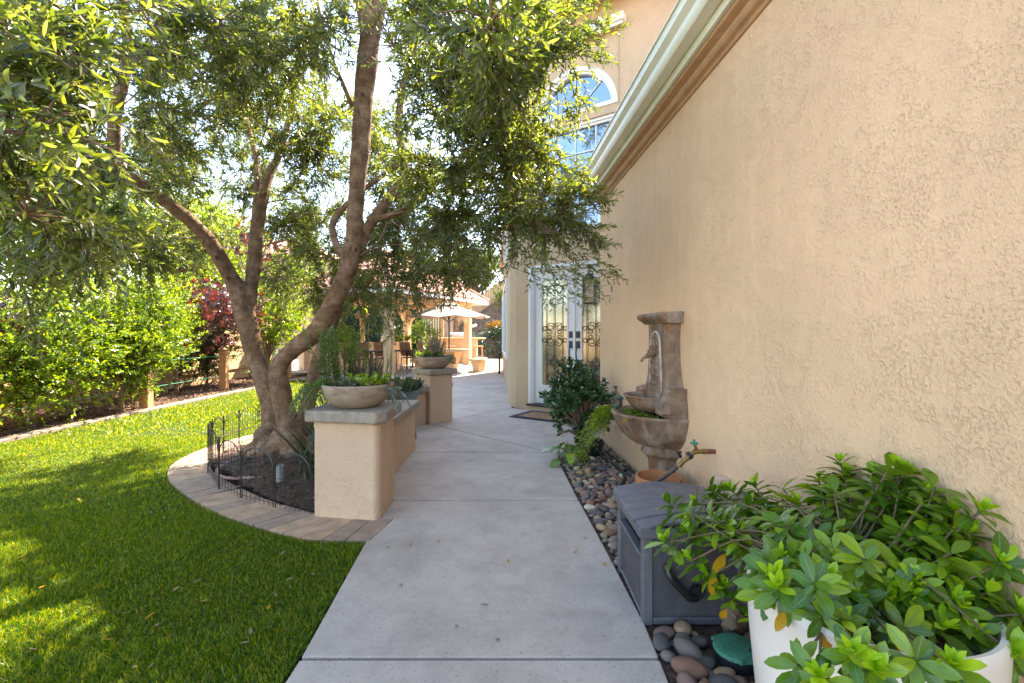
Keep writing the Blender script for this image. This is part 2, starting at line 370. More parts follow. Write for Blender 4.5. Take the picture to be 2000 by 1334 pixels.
def sprigs(lb, B, D, Ln, nl, L, W, ang=50, droop=.3, lod=1, u0=.1, stems=None, sr=.002, pair=False, curl=.15, wide=.45, taper=.35, fold=.25):
    """B,D,Ln arrays: sprig bases, directions, lengths; nl leaves on each"""
    B = np.atleast_2d(B).astype(float); D = nrm(np.atleast_2d(D).astype(float)); n = len(B); Ln = np.broadcast_to(Ln, (n,)).astype(float)
    def pos(u): return B + D * (Ln * u)[:, None] + np.array([0, 0, -1.]) * (droop * Ln * u * u)[:, None]
    for i in range(nl):
        u = u0 + (1 - u0) * ((i // 2 * 2 if pair else i) + rng.uniform(-.2, .2, n)) / max(nl - 1, 1); u = np.clip(u, 0, 1)
        p = pos(u); t = nrm(pos(u + .02) - pos(u - .02))
        a = (np.full(n, i % 2 * math.pi) + (i // 2) * 1.3 + rng.uniform(0, .5, n)) if pair else (i * 2.4 + rng.uniform(0, 6.3, n) * .1 + np.arange(n))
        Rd = perp(t, a); an = np.radians(ang * (1 - .35 * u) + rng.uniform(-14, 14, n))
        d = t * np.cos(an)[:, None] + Rd * np.sin(an)[:, None]
        d = nrm(d + np.array([0, 0, -1.]) * rng.uniform(0, .25, n)[:, None] * droop)
        N = nrm(t * .8 + rdir(n) * .35 - Rd * .3)
        sz = (1 - taper * u) * rng.uniform(.75, 1.2, n)
        lb.leaves(p, d, N, L * sz, W * sz, lod, curl + rng.uniform(-.1, .1), fold, wide)
    if stems is not None:
        us = [0, .5, 1]
        for j in range(n):
            pts = [B[j] + D[j] * Ln[j] * u - np.array([0, 0, droop * Ln[j] * u * u]) for u in us]
            stems.tube(pts, [sr, sr * .8, sr * .45], 3, cap=False)
def pip(x, y, poly):
    c = np.zeros(len(x), bool); n = len(poly)
    for i in range(n):
        x0, y0 = poly[i]; x1, y1 = poly[(i + 1) % n]
        k = ((y0 > y) != (y1 > y)); xi = (x1 - x0) * (y - y0) / ((y1 - y0) if y1 != y0 else 1e-9) + x0
        c ^= k & (x < xi)
    return c

# ---------------------------------------------------------------- ground, lawn, path, beds
def sheet(name, poly, z, mat, sub=0, depth=.06):
    m = MB().prism([tuple(p[:2]) for p in poly], z - depth, z)
    return tag(m.build(name, mat), kind='structure')
g = MB(); g.add([(-150, -60, -.12), (150, -60, -.12), (150, 220, -.12), (-150, 220, -.12)], [(0, 1, 2, 3)])
tag(g.build('ground', M['soil_red'], fix=False), kind='structure')
outer = [gr(722, 1056), gr(640, 1055), gr(560, 1045), gr(440, 1008), gr(362, 966), gr(328, 933), gr(340, 905), gr(400, 876), gr(490, 850), gr(570, 838)]
outer = [Vector((p[0], p[1], 0)) for p in cr([(p.x, p.y, 0) for p in outer], 10)]
# lawn
pathL = [(-.84, -1.5), (-.84, 1.718), (-.857, 1.851), (-.925, 3.0), (-.945, 3.2), (-.935, 3.61)]
ctr = Vector((-1.6, 4.9, 0))
lawn = [(-6.13, -1.5), (-.88, -1.5), (-.88, 1.8), (-.93, 2.85)] + [(p.x, p.y) for p in outer] + [(-2.3, 7.0), (-1.3, 7.3), (-1.45, 11), (-1.58, 12.6), (-2.4, 13.4), (-5, 13.6), (-6.2, 13.2)]
sheet('lawn', lawn, -.025, plain('turf_backing', (.02, .035, .01), .95, .3, 30, .01, 80))
gl = LB()
def grass_patch(n, y0, y1, x0, x1, Lh, Wd, lod=0):
    x = rng.uniform(x0, x1, n); y = rng.uniform(y0, y1, n)
    k = pip(x - .012, y, lawn) & (np.abs(x / np.maximum(y, .1)) < 1.35) & (np.hypot(x, y) > 1.4); x, y = x[k], y[k]; m = len(x)
    P = np.stack([x, y, np.full(m, -.026)], 1); d = np.stack([rng.normal(0, .75, m), rng.normal(0, .75, m) , np.ones(m)], 1)
    d[:, 0] += .25 * np.sin(x * 3 + y * 1.3)
    patch = .75 + .45 * (np.sin(x * 2.1 + np.sin(y * 1.7) * 2) * np.sin(y * 2.6 + x) > -.2) * rng.uniform(.7, 1, m); gl.leaves(P, d, rdir(m), Lh * patch * rng.uniform(.7, 1.15, m), Wd, lod, .35, .1, .35)
grass_patch(170000, 1.6, 3.4, -4.2, -.8, .036, .0045)
grass_patch(120000, 3.4, 6, -6.2, -1.2, .038, .0055)
grass_patch(90000, 6, 13.6, -6.2, -1.2, .042, .010)
tag(gl.build('turf_grass', M['grass']), 'bright green artificial turf blades covering the lawn left of the path', 'grass', kind='stuff')
# path slabs
def inset(poly, d):
    c = Vector((sum(p[0] for p in poly) / len(poly), sum(p[1] for p in poly) / len(poly)))
    n = len(poly); out = []
    a = sum(poly[i][0] * poly[(i + 1) % n][1] - poly[(i + 1) % n][0] * poly[i][1] for i in range(n)); s = 1 if a > 0 else -1
    for i in range(n):
        p0, p1, p2 = (Vector(poly[j % n][:2]) for j in (i - 1, i, i + 1))
        e0 = (p1 - p0).normalized(); e1 = (p2 - p1).normalized(); n0 = Vector((-e0.y, e0.x)) * s; n1 = Vector((-e1.y, e1.x)) * s
        b = (n0 + n1); b = b.normalized(); out.append(tuple(p1 + b * d / max(.3, b.dot(n0))))
    return out
slabs = [
 [(-.84, -1.5), (.6, -1.5), (.595, 1.718), (.60, 1.851), (-.857, 1.851)],
 [(-.857, 1.851), (.60, 1.851), (.605, 2.08), (.575, 2.8), (.54, 3.47), (.53, 3.611), (-.935, 3.611), (-.945, 3.2)],
 [(-.935, 3.611), (.53, 3.611), (.49, 4.64), (.51, 5.087), (-1.40, 5.087), (-1.2, 4.2), (-1.0, 3.7)],
 [(-1.40, 5.087), (.42, 5.087), (-1.19, 6.69), (-1.6, 6.3)],
 [(.42, 5.087), (.51, 5.087), (.62, 5.30), (.95, 5.45), (1.09, 5.80), (1.9, 5.80), (2.2, 6.6), (1.64, 7.12), (.9, 7.6), (0.01, 8.14), (-1.19, 6.69)],
 [(-1.19, 6.69), (0.01, 8.14), (-.06, 9.6), (-1.25, 9.2), (-.95, 7.05)],
 [(-1.25, 9.2), (-.06, 9.6), (-.16, 12.2), (-1.57, 12.2), (-1.45, 11)],
 [(-1.57, 12.2), (-.16, 12.2), (-.31, 15.6), (-6.0, 15.6), (-6.2, 13.3), (-5, 13.7), (-2.4, 13.5)],
 [(-13, 15.6), (-.31, 15.6), (-.4, 17), (2, 17), (2, 20.5), (-13, 20.5)], [(-13, 20.5), (2, 20.5), (2, 24.8), (-13, 24.8)]]
pm = MB()
for s_ in slabs: pm.prism(inset(s_, .0075), -.09, 0)
tag(pm.build('path', M['concrete'], bevel=.009), kind='structure')
sheet('path_joint', [(-1.3, -1.5), (.5, -1.5), (.52, 2), (.4, 5), (.9, 5.6), (1.2, 7.2), (-.3, 9), (-.4, 15), (-12, 17), (-12, 24), (-5.8, 14), (-2, 14), (-1.3, 9), (-1.0, 5), (-.8, 2)], -.018, plain('joint_grit', (.04, .03, .025), .95), depth=.03)
# paver edging
pv = MB(); tot = 0; d = [0]
for a, b in zip(outer, outer[1:]): tot += (b - a).length; d.append(tot)
def along(s_):
    for i in range(len(d) - 1):
        if d[i + 1] >= s_:
            t = (s_ - d[i]) / (d[i + 1] - d[i]); return outer[i].lerp(outer[i + 1], t), (outer[i + 1] - outer[i]).normalized()
    return outer[-1], (outer[-1] - outer[-2]).normalized()
npv = int(tot / .148)
for i in range(npv):
    a, ta = along(tot * i / npv + .003); b, tb = along(tot * (i + 1) / npv - .003)
    na = Vector((ta.y, -ta.x, 0)); nb = Vector((tb.y, -tb.x, 0)); wd = .34
    if na.dot(ctr - a) < 0: na = -na; nb = -nb
    sk = .06 if i < 12 else .0
    pv.prism([(a.x, a.y), (b.x, b.y), (b.x + nb.x * wd - tb.x * sk, b.y + nb.y * wd - tb.y * sk), (a.x + na.x * wd - ta.x * sk, a.y + na.y * wd - ta.y * sk)], -.07, .006 + random.uniform(-.003, .003), mi=random.choice([0, 0, 1, 2, 3, 1]))
pcol = [(.31, .22, .155), (.40, .25, .15), (.24, .185, .15), (.42, .28, .175)]
tag(pv.build('paver_edging', [plain('concrete_paver_%d' % i, c, .9, .28, 9, .003, 120) for i, c in enumerate(pcol)], bevel=.004), kind='structure')
# tree bed: mounded soil
TB = Vector((-2.15, 4.62, 0))
inner = []
for i in range(0, len(outer), 3):
    a = outer[i]; t = (outer[min(i + 1, len(outer) - 1)] - outer[max(i - 1, 0)]).normalized(); nn = Vector((t.y, -t.x, 0))
    if nn.dot(ctr - a) < 0: nn = -nn
    inner.append(a + nn * .33)
bedpoly = [(p.x, p.y) for p in inner] + [(-1.6, 6.6), (-1.35, 6.0), (-1.3, 3.4)]
def bedz(x, y):
    r = math.hypot(x - TB.x, y - TB.y); return .005 + .20 * math.exp(-(r / .62) ** 2) + .03 * noise.noise(Vector((x * 5, y * 5, 0))) + .012 * noise.noise(Vector((x * 21, y * 21, 0)))
bm_ = MB(); st = .035; xs = np.arange(-3.4, -1.0, st); ys = np.arange(3.0, 6.8, st); idx = {}
for i, x in enumerate(xs):
    for j, y in enumerate(ys):
        if pip(np.array([x]), np.array([y]), bedpoly)[0]: idx[i, j] = len(bm_.v); bm_.v.append((x, y, bedz(x, y)))
for (i, j) in list(idx):
    if (i + 1, j) in idx and (i, j + 1) in idx and (i + 1, j + 1) in idx:
        bm_.f.append((idx[i, j], idx[i + 1, j], idx[i + 1, j + 1], idx[i, j + 1])); bm_.m.append(0)
tag(bm_.build('tree_bed', M['soil'], smooth=True, fix=False), kind='structure')
def chips(poly, n, x0, x1, y0, y1, zf, L=.045, name='mulch', mat='bark_chip', label='', lift=.012):
    x = rng.uniform(x0, x1, n); y = rng.uniform(y0, y1, n); k = pip(x, y, poly); x, y = x[k], y[k]; m = len(x)
    z = np.array([zf(a, b) for a, b in zip(x, y)]) + rng.uniform(0, lift, m); D = rdir(m); D[:, 2] *= .25; N = rdir(m) * .5 + np.array([0, 0, 1.])
    lb = LB(); lb.leaves(np.stack([x, y, z], 1), D, N, L * rng.uniform(.4, 1.3, m), L * .4 * rng.uniform(.4, 1.2, m), 1, .1, .2)
    return tag(lb.build(name, M[mat]), label, 'mulch', kind='stuff')
chips(bedpoly, 9000, -3.4, -1.0, 3.0, 6.8, bedz, label='dark bark mulch heaped round the foot of the olive tree')
# left planting bed
lbed = [(-6.33, -1.5), (-8.1, -1.5), (-8.1, 15), (-6.4, 14)]
sheet('planting_bed', lbed, .0, M['soil_red'])
chips(lbed, 12000, -8.1, -6.3, 4, 14, lambda a, b: .0, .07, label='red brown mulch and dry litter in the bed along the left fence')
kb = MB()
for i in range(34):
    y0 = -1.5 + i * .45; kb.box(-6.33 + .01 * math.sin(i), -6.15 + .01 * math.sin(i), y0 + .004, y0 + .446, -.05, .022 + random.uniform(-.004, .004))
tag(kb.build('kerb_edging', plain('mow_strip_stone', (.20, .155, .12), .9, .3, 9, .004), bevel=.008), kind='structure')
# pebble bed base
pbed = [(.60, -1.5), (.6, 2.1), (.53, 3.61), (.49, 4.64), (.52, 5.087), (.62, 5.32), (.95, 5.47), (1.125, 5.82), (1.40, -1.5)]
sheet('pebble_bed', pbed, -.022, M['soil'], depth=.05)

# ---------------------------------------------------------------- house
house = thing('house', 'tan stucco house with arched upper window and white double entry doors, filling the right side', 'house', (1.2, 6, 0))
def hp(o): o.parent = house; o.matrix_parent_inverse = house.matrix_world.inverted(); return o
house_loc = Matrix.Translation((1.2, 6, 0)); HI = house_loc.inverted()
Y0, Y1 = -4.0, 5.816
def toH(mb):
    mb.v = [tuple(HI @ Vector(v)) for v in mb.v]; return mb
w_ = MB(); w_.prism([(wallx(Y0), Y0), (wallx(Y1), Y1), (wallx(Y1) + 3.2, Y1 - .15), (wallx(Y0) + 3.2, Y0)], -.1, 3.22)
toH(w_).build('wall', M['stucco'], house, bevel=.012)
# cornice, soffit, fascia and gutter run along the top of the near wall; profile in (offset into the garden, height)
def run(name, prof, mat, bevel=0, ext=0., parent=house):
    m = MB(); n = len(prof); vs = []
    for Y in (Y0, Y1 + ext):
        for a, z in prof: vs.append((wallx(Y) - a, Y, z))
    m.add(vs, [(i, (i + 1) % n, n + (i + 1) % n, n + i) for i in range(n)] + [tuple(range(n)), tuple(range(2 * n - 1, n - 1, -1))])
    return toH(m).build(name, mat, parent, bevel=bevel)
run('cornice', [(-.1, 2.935), (.012, 2.935), (.02, 2.955), (.045, 2.965), (.058, 2.985), (.055, 3.005), (.10, 3.02), (.105, 3.04), (-.1, 3.04)], M['soffit'], .006, .0)
run('fascia', [(-.1, 3.043), (.128, 3.043), (.128, 3.17), (-.1, 3.24)], M['gutter'], .003, .03)
run('gutter', [(.131, 3.10), (.205, 3.10), (.225, 3.125), (.228, 3.165), (.262, 3.20), (.268, 3.252), (.280, 3.252), (.280, 3.262), (.255, 3.262), (.255, 3.215), (.215, 3.17), (.20, 3.115), (.14, 3.115), (.14, 3.262), (.131, 3.262)], M['gutter'], .002, .07)
r_ = MB(); n = 11
for i in range(n):      # overlapping tile courses, pitch 22 degrees
    a0 = .16 - i * .36; z0 = 3.27 + i * .36 * .4
    for Y in (Y0, Y1 + .05): pass
    vs = []
    for Y in (Y0, Y1 + .06):
        vs += [(wallx(Y) - a0, Y, z0), (wallx(Y) - a0, Y, z0 + .035), (wallx(Y) - a0 + .40, Y, z0 + .155 + .02), (wallx(Y) - a0 + .40, Y, z0 + .14)]
    r_.add(vs, [(0, 1, 5, 4), (1, 2, 6, 5), (2, 3, 7, 6), (3, 0, 4, 7), (0, 3, 2, 1), (4, 5, 6, 7)])
toH(r_).build('roof', M['tile'], house)
# entry bay: wall with openings; local frame s along the wall, n towards the garden
O = Vector((.27, 8.1, 0)); E = Vector((.8284, -.5602, 0)); Nn = Vector((-.5602, -.8284, 0))
BM = Matrix(((E.x, -Nn.x, 0, O.x - 1.2), (E.y, -Nn.y, 0, O.y - 6), (0, 0, 1, 0), (0, 0, 0, 1)))     # local (s, depth into wall, z) in house space
BW = house_loc @ BM
def wall_holes(outer_, holes, depth=.16):
    m = MB(); loops = [[Vector((x, 0, z)) for x, z in outer_]] + [[Vector((x, 0, z)) for x, z in h] for h in holes]
    flat = [v for l in loops for v in l]; tris = tessellate_polygon(loops)
    m.add(flat, tris)
    for l in loops[1:]:
        n = len(l); m.add([v for v in l] + [v + Vector((0, depth, 0)) for v in l], [(i, (i + 1) % n, n + (i + 1) % n, n + i) for i in range(n)])
    return m
SC = .888; ZA = 4.92; RA = .77
arch = [(SC - RA, ZA), (SC + RA, ZA)] + [(SC + RA * math.cos(a), ZA + RA * math.sin(a)) for a in np.linspace(.0, math.pi, 25)[1:-1]]
EV = 6.55
wh = wall_holes([(-.24, -.1), (4.2, -.1), (4.2, EV), (-.24, EV)], [[(.03, 0), (1.76, 0), (1.76, 2.47), (.03, 2.47)], [(SC - .8, 3.02), (SC + .8, 3.02), (SC + .8, 4.78), (SC - .8, 4.78)], arch], .22)
o = wh.build('wall', M['stucco_far'], house, M=BM)
# rounded corner column and side wall towards the patio
c = BW @ Vector((-.24, 0, 0)); Lp = [(-.24, 0), (-.275, .012), (-.31, .05)]
q = [BW @ Vector((a, b, 0)) for a, b in Lp]
s_ = MB(); p2 = Vector((-.33, 16.5, 0)); c0 = Vector((q[-1].x, q[-1].y, 0))
s_.prism([(q[0].x, q[0].y), (q[1].x, q[1].y), (q[2].x, q[2].y), (.0, 8.36), (-.03, 8.5), (-.03, 9.0), (1.5, 9.3), (.36, 8.2)], -.1, EV)
s_.prism([(-.035, 8.48), (-.33, 16.5), (3, 16.6), (3, 8.6)], -.1, 3.75)
toH(s_).build('wall', M['stucco_far'], house, bevel=.01)
# tower roof with brown eave
t_ = MB(); base = [(-.85, -.5), (4.7, -.5), (4.7, 5), (-.85, 5)]
t_.add([(x, y, EV - .02) for x, y in base] + [(x, y, EV + .14) for x, y in base], [(3, 2, 1, 0), (0, 1, 5, 4), (1, 2, 6, 5), (2, 3, 7, 6), (3, 0, 4, 7)])
t_.build('eave', M['soffit'], house, M=BM)
t2 = MB(); t2.add([(-.9, -.55, EV + .142), (4.75, -.55, EV + .142), (4.75, 5.05, EV + .142), (-.9, 5.05, EV + .142), (1.9, 2.2, EV + 1.5), (2.1, 2.3, EV + 1.5)], [(0, 1, 5, 4), (1, 2, 5), (2, 3, 4, 5), (3, 0, 4), (3, 2, 1, 0)])
t2.build('roof', M['tile'], house, M=BM)
lw = MB(); lw.prism([(-.10, 8.6), (-.45, 16.8), (3.2, 16.8), (3.2, 8.3)], 3.75, 3.9); lw.add([(-.10, 8.6, 3.9), (-.45, 16.8, 3.9), (3.2, 16.8, 3.9), (3.2, 8.3, 3.9), (2, 14.5, 4.5), (2, 10, 4.5)], [(0, 1, 4, 5), (1, 2, 4), (2, 3, 5, 4), (3, 0, 5)])
toH(lw).build('roof', M['tile'], house)
# windows
wf = MB()
fr, dp = .07, .05
def frame(m, x0, x1, z0, z1, w, y0, y1):
    m.box(x0, x1, y0, y1, z0, z0 + w); m.box(x0, x1, y0, y1, z1 - w, z1); m.box(x0, x0 + w, y0, y1, z0 + w, z1 - w); m.box(x1 - w, x1, y0, y1, z0 + w, z1 - w)
frame(wf, SC - .8, SC + .8, 3.02, 4.78, .05, .03, .12); frame(wf, SC - .75, SC + .75, 3.07, 4.73, .04, .055, .12)
wf.box(SC - .84, SC + .84, -.02, .1, 2.99, 3.035)
wo = wf.build('window', M['white'], house, M=BM, bevel=.004)
mu = MB()
for x in (SC - .37, SC, SC + .37): mu.box(x - .009, x + .009, .082, .098, 3.11, 4.69)
for z in (3.5, 3.9, 4.3): mu.box(SC - .71, SC + .71, .080, .096, z - .009, z + .009)
mu.build('muntin', M['white'], wo); pa = MB(); pa.box(SC - .72, SC + .72, .10, .11, 3.1, 4.7); pa.build('pane', M['win'], wo)
af = MB(); nA = 32
def arcband(m, r0, r1, y0, y1):
    vs = []
    for k_ in range(nA + 1):
        a = math.pi * k_ / nA
        for r, y in ((r0, y0), (r1, y0), (r1, y1), (r0, y1)): vs.append((SC + r * math.cos(a), y, ZA + r * math.sin(a)))
    m.add(vs, [(4 * i + j, 4 * i + (j + 1) % 4, 4 * i + 4 + (j + 1) % 4, 4 * i + 4 + j) for i in range(nA) for j in range(4)])
arcband(af, RA - .07, RA, .0, .12); arcband(af, RA - .11, RA - .07, .03, .12); af.box(SC - RA, SC + RA, -.015, .12, ZA - .005, ZA + .06)
ao = af.build('arched_window', M['white'], house, M=BM)
ms = MB()
for a in (R(45), R(90), R(135)):
    ms.tube([(SC, .085, ZA + .05), (SC + (RA - .1) * math.cos(a), .085, ZA + (RA - .1) * math.sin(a))], .009, 4)
ms.build('muntin', M['white'], ao); pn = MB()
pn.add([(SC, .10, ZA + .03)] + [(SC + (RA - .09) * math.cos(a), .10, ZA + (RA - .09) * math.sin(a)) for a in np.linspace(0, math.pi, 25)], [(0, i, i + 1) for i in range(1, 25)]); pn.build('pane', M['win'], ao)
for (ya, yb, za, zb) in ((10.0, 12.6, .75, 2.5), (10.0, 12.6, 2.95, 3.6), (13.6, 15.4, .75, 2.5)):
    L = Matrix.Translation(Vector((-.0355 - .0368 * (ya - 8.5), ya, 0)) - Vector((1.2, 6, 0))) @ Matrix.Rotation(math.atan2(8.02, -.295), 4, 'Z')
    m = MB(); frame(m, 0, yb - ya, za, zb, .07, -.02 + .0, .05); m2 = MB(); m2.box(.07, yb - ya - .07, -.002, .012, za + .07, zb - .07)
    fo = m.build('window', M['white'], house, M=L @ Matrix.Diagonal((1, 1, 1, 1))); m2.build('pane', M['win'], fo)
# entry doors
df = MB(); df.box(.03, .125, -.02, .14, 0, 2.47); df.box(1.655, 1.76, .02, .14, 0, 2.47); df.box(.125, 1.655, .02, .14, 2.40, 2.47); df.box(.03, 1.76, -.012, .03, 2.432, 2.485); df.box(.06, .10, -.045, -.02, .05, 2.42)
df.build('door_frame', M['white'], house, M=BM, bevel=.006)
bk = MB(); bk.box(-.1, 1.9, .23, .25, -.05, 6.0); bk.build('interior_wall', plain('dark_interior', (.06, .05, .04), .9), house, M=BM)
sp_ = MB(); sp_.box(.0, 1.78, -.10, .22, -.02, .07); sp_.build('door_step', M['stucco_far'], house, M=BM, bevel=.008)
sp_ = MB(); sp_.box(.05, 1.74, -.13, .2, .073, .10); sp_.build('threshold', M['black'], house, M=BM, bevel=.004)
def spiral(cx, cz, r, a0, turns, n=26, end=.25):
    return [(cx + r * (1 - (1 - end) * i / n) * math.cos(a0 + turns * 2 * math.pi * i / n), .0, cz + r * (1 - (1 - end) * i / n) * math.sin(a0 + turns * 2 * math.pi * i / n)) for i in range(n + 1)]
def ironwork(cx):
    m = MB(); t = .0055; y = .052
    def tb(p, r=t): m.tube([(cx + a, y, c_) for a, _, c_ in p], r, 4)
    gw, z0, z1 = .2375, .42, 2.22
    tb([(0, 0, z0), (0, 0, z1)]); tb([(-.155, 0, z0), (-.155, 0, z1 - .09)]); tb([(.155, 0, z0), (.155, 0, z1 - .09)]); tb([(-.155, 0, z1 - .09), (.155, 0, z1 - .09)])
    for zc in (z1 - .02, 1.40, 1.20):
        for sx in (-1, 1):
            tb([(sx * .197 + .036 * math.cos(a), 0, zc + (-.10 if zc > 2 else 0) + .036 * math.sin(a)) for a in np.linspace(0, 6.283, 13)])
    for zc in (1.86, .98 - .16):        # diamonds with crossing bars
        for k_ in (.11, .065):
            tb([(-k_, 0, zc), (0, 0, zc + k_), (k_, 0, zc), (0, 0, zc - k_), (-k_, 0, zc)])
        for dz in (-.045, .045): tb([(-.155, 0, zc + dz), (-.04, 0, zc + dz * .5)]); tb([(.155, 0, zc + dz), (.04, 0, zc + dz * .5)])
    for zc, fl in ((2.06, 1), (1.42, 1), (1.18, -1), (.56, 1)):
        for sx in (-1, 1):
            p = spiral(.078, 0, .085, R(180), -1.35, 26, .3); tb([(sx * a, 0, zc + fl * c_) for a, _, c_ in p])
            p = spiral(.09, -.075, .05, R(90), -1.0, 18, .35); tb([(sx * a, 0, zc + fl * c_) for a, _, c_ in p])
    tb([(0 + .045 * math.cos(a), 0, 2.16 + .02 * math.sin(a)) for a in np.linspace(0, 6.283, 12)])
    return m
for cx, hs in ((.507, 1), (1.269, -1)):
    lf = MB(); x0, x1 = cx - .378, cx + .378
    z0, z1 = .104, 2.397
    lf.box(x0, cx - .2375, .06, .105, z0, z1); lf.box(cx + .2375, x1, .06, .105, z0, z1); lf.box(cx - .2375, cx + .2375, .06, .105, z0, .42); lf.box(cx - .2375, cx + .2375, .06, .105, 2.22, z1)
    frame(lf, cx - .2675, cx + .2675, .39, 2.25, .026, .045, .062)
    if hs == 1: lf.box(x1 - .02, x1 + .022, .035, .06, z0, z1)
    do = lf.build('door', M['white'], house, M=BM, bevel=.004)
    gl_ = MB(); gl_.box(cx - .24, cx + .24, .075, .083, .415, 2.225); gl_.build('glass', M['doorglass'], do)
    ironwork(cx).build('ironwork', M['black'], do, smooth=True)
    hx = x1 - .055 if hs == 1 else x0 + .065
    db = MB(); db.box(hx - .035, hx + .035, .035, .06, 1.24, 1.35); db.tube([(hx, .036, 1.295), (hx, .018, 1.295)], .018, 10); db.build('deadbolt', M['greyblue'], do, bevel=.004)
    hd = MB(); hd.box(hx - .035, hx + .035, .035, .06, 1.07, 1.19); hd.box(hx - .025, hx + .025, .035, .06, .80, .885)
    hd.tube([Vector(p) for p in cr([(hx, .03, 1.11), (hx, -.005, 1.07), (hx - hs * .0, -.025, 1.0), (hx, -.012, .92), (hx, .0, .86), (hx, .035, .84)], 5)], .011, 8); hd.build('handle', M['greyblue'], do, bevel=.003)

# fixtures on the house
def place(o, p, rz=0): o.location = p; o.rotation_euler = (0, 0, rz); return o
rr = math.atan2(E.y, E.x)
sx_ = thing('retractable_shade_cassette', 'long cream shade cassette mounted above the arched upper window', 'shade cassette', tuple(BW @ Vector((SC - .7, 0, 6.08))), rr)
m = MB(); m.box(-.1, 1.62, -.16, -.002, 0, .13); m.build('housing', M['gutter'], sx_, bevel=.02); m = MB(); m.box(-.08, 1.60, -.135, -.115, -.05, -.005); m.build('bottom_bar', M['gutter'], sx_, bevel=.005)
m = MB(); m.tube([(1.5, -.02, 0), (1.5, -.012, -.9), (1.5, -.012, -1.6)], .003, 5); m.build('cord', M['pipe'], sx_)
lan = thing('wall_lantern', 'dark bronze wall lantern beside the entry doors', 'lantern', (1.02, 6.12, 1.72))
m = MB()
for sx in (-1, 1):
    for sy in (-1, 1): m.box(sx * .062 - .008, sx * .062 + .008, sy * .062 - .008, sy * .062 + .008, 0, .30)
m.box(-.078, .078, -.078, .078, -.02, .0); m.box(-.085, .085, -.085, .085, .30, .325); m.lathe([(.075, .325), (.05, .37), (.015, .40), (.015, .43), (.0, .44)], 12)
m.tube([Vector(p) for p in cr([(0, 0, .43), (.05, -.05, .5), (.11, -.16, .46), (.12, -.33, .38)], 5)], .01, 6)
m.build('frame', M['bronze'], lan); m = MB(); m.box(-.056, .056, -.056, .056, .003, .297); m.build('glass', M['lampglass'], lan)
mat_ = thing('doormat', 'brown coir doormat with black rubber lattice border before the white doors', 'doormat', (.69, 7.14, .002), rr)
m = MB(); m.box(-.66, .66, -.33, .33, 0, .006)
for i in range(31):
    x = -.65 + i * .0433
    for y in (-.29, .29): m.tube([(x - .02, y - .03, .009), (x + .02, y + .03, .009)], .005, 4)
for i in range(13):
    y = -.26 + i * .0433
    for x in (-.62, .62): m.tube([(x - .03, y - .02, .009), (x + .03, y + .02, .009)], .005, 4)
frame2 = [(-.655, .655, -.325, -.315), (-.655, .655, .315, .325), (-.655, -.645, -.31, .31), (.645, .655, -.31, .31)]
for a, b, c_, d_ in frame2: m.box(a, b, c_, d_, .007, .014)
m.build('border', plain('navy_rubber', (.02, .028, .05), .6), mat_); m = MB(); m.box(-.57, .57, -.24, .24, .007, .018)
m.build('coir', plain('coir', (.28, .16, .08), .95, .3, 60, .006, 300), mat_, bevel=.004)

# ---------------------------------------------------------------- low walls and pillars along the path
def ang_bisect(poly, d): return inset(poly, d)
def pillar(label, poly, h, cap_h=.085, over=.05, name='stucco_pillar', cat='pillar'):
    cx = sum(p[0] for p in poly) / len(poly); cy = sum(p[1] for p in poly) / len(poly)
    t = thing(name, label, cat, (cx, cy, 0)); lp = [(p[0] - cx, p[1] - cy) for p in poly]
    m = MB(); m.prism(lp, -.08, h - cap_h); m.build('body', M['stucco_pillar'], t, bevel=.022, seg=3)
    m = MB(); m.prism(inset(lp, -over), h - cap_h, h); m.build('cap', M['cap'], t, bevel=.018, seg=3)
    return t
P1 = [(-1.415, 3.285), (-.955, 3.205), (-.925, 3.245), (-.925, 3.62), (-1.40, 3.68)]
pillar('large near stucco pillar with grey cap beside the path, carrying the stone bowl', P1, .765)
P2 = [(-1.19, 6.69), (-.894, 6.96), (-1.164, 7.256), (-1.46, 6.986)]
pillar('far stucco pillar turned cornerwise beside the path, carrying the smaller looking bowl', P2, .79)
pillar('low stucco seat wall with grey cap running back from the near pillar', [(-1.09, 3.72), (-1.10, 5.25), (-1.50, 5.25), (-1.50, 3.72)], .55, .08, .04, 'seat_wall', 'low wall')
pillar('short seat wall behind the grey planter, joining the far pillar', [(-1.25, 6.72), (-1.60, 5.9), (-1.95, 6.05), (-1.5, 6.92)], .54, .08, .04, 'seat_wall', 'low wall')
def bowl(label, p, r=.27, h=.17):
    t = thing('planter_bowl', label, 'planter bowl', p); m = MB()
    m.lathe([(0, 0), (r * .52, .0), (r * .60, .006), (r * .82, h * .30), (r * .95, h * .62), (r, h * .9), (r * 1.0, h * .985), (r * .975, h), (r * .93, h * .985), (r * .92, h * .86), (0, h * .84)], 48)
    m.build('bowl', M['bowl'], t, smooth=True); m = MB(); m.lathe([(r * .925, h * .87), (r * .6, h * .93), (0, h * .95)], 24); m.build('soil', M['soil'], t, smooth=True); return t
b1 = (-1.15, 3.44, .766); b2 = (-1.18, 6.97, .791)
bowl('weathered stone planter bowl on the large near pillar', b1, .262, .172)
bowl('stone planter bowl of succulents on the far pillar', b2, .27, .175)
def bowl_pts(n, c, r, z): a = rng.uniform(0, 6.283, n); q = r * np.sqrt(rng.uniform(0, 1, n)); return np.stack([c[0] + q * np.cos(a), c[1] + q * np.sin(a), np.full(n, c[2] + z)], 1)
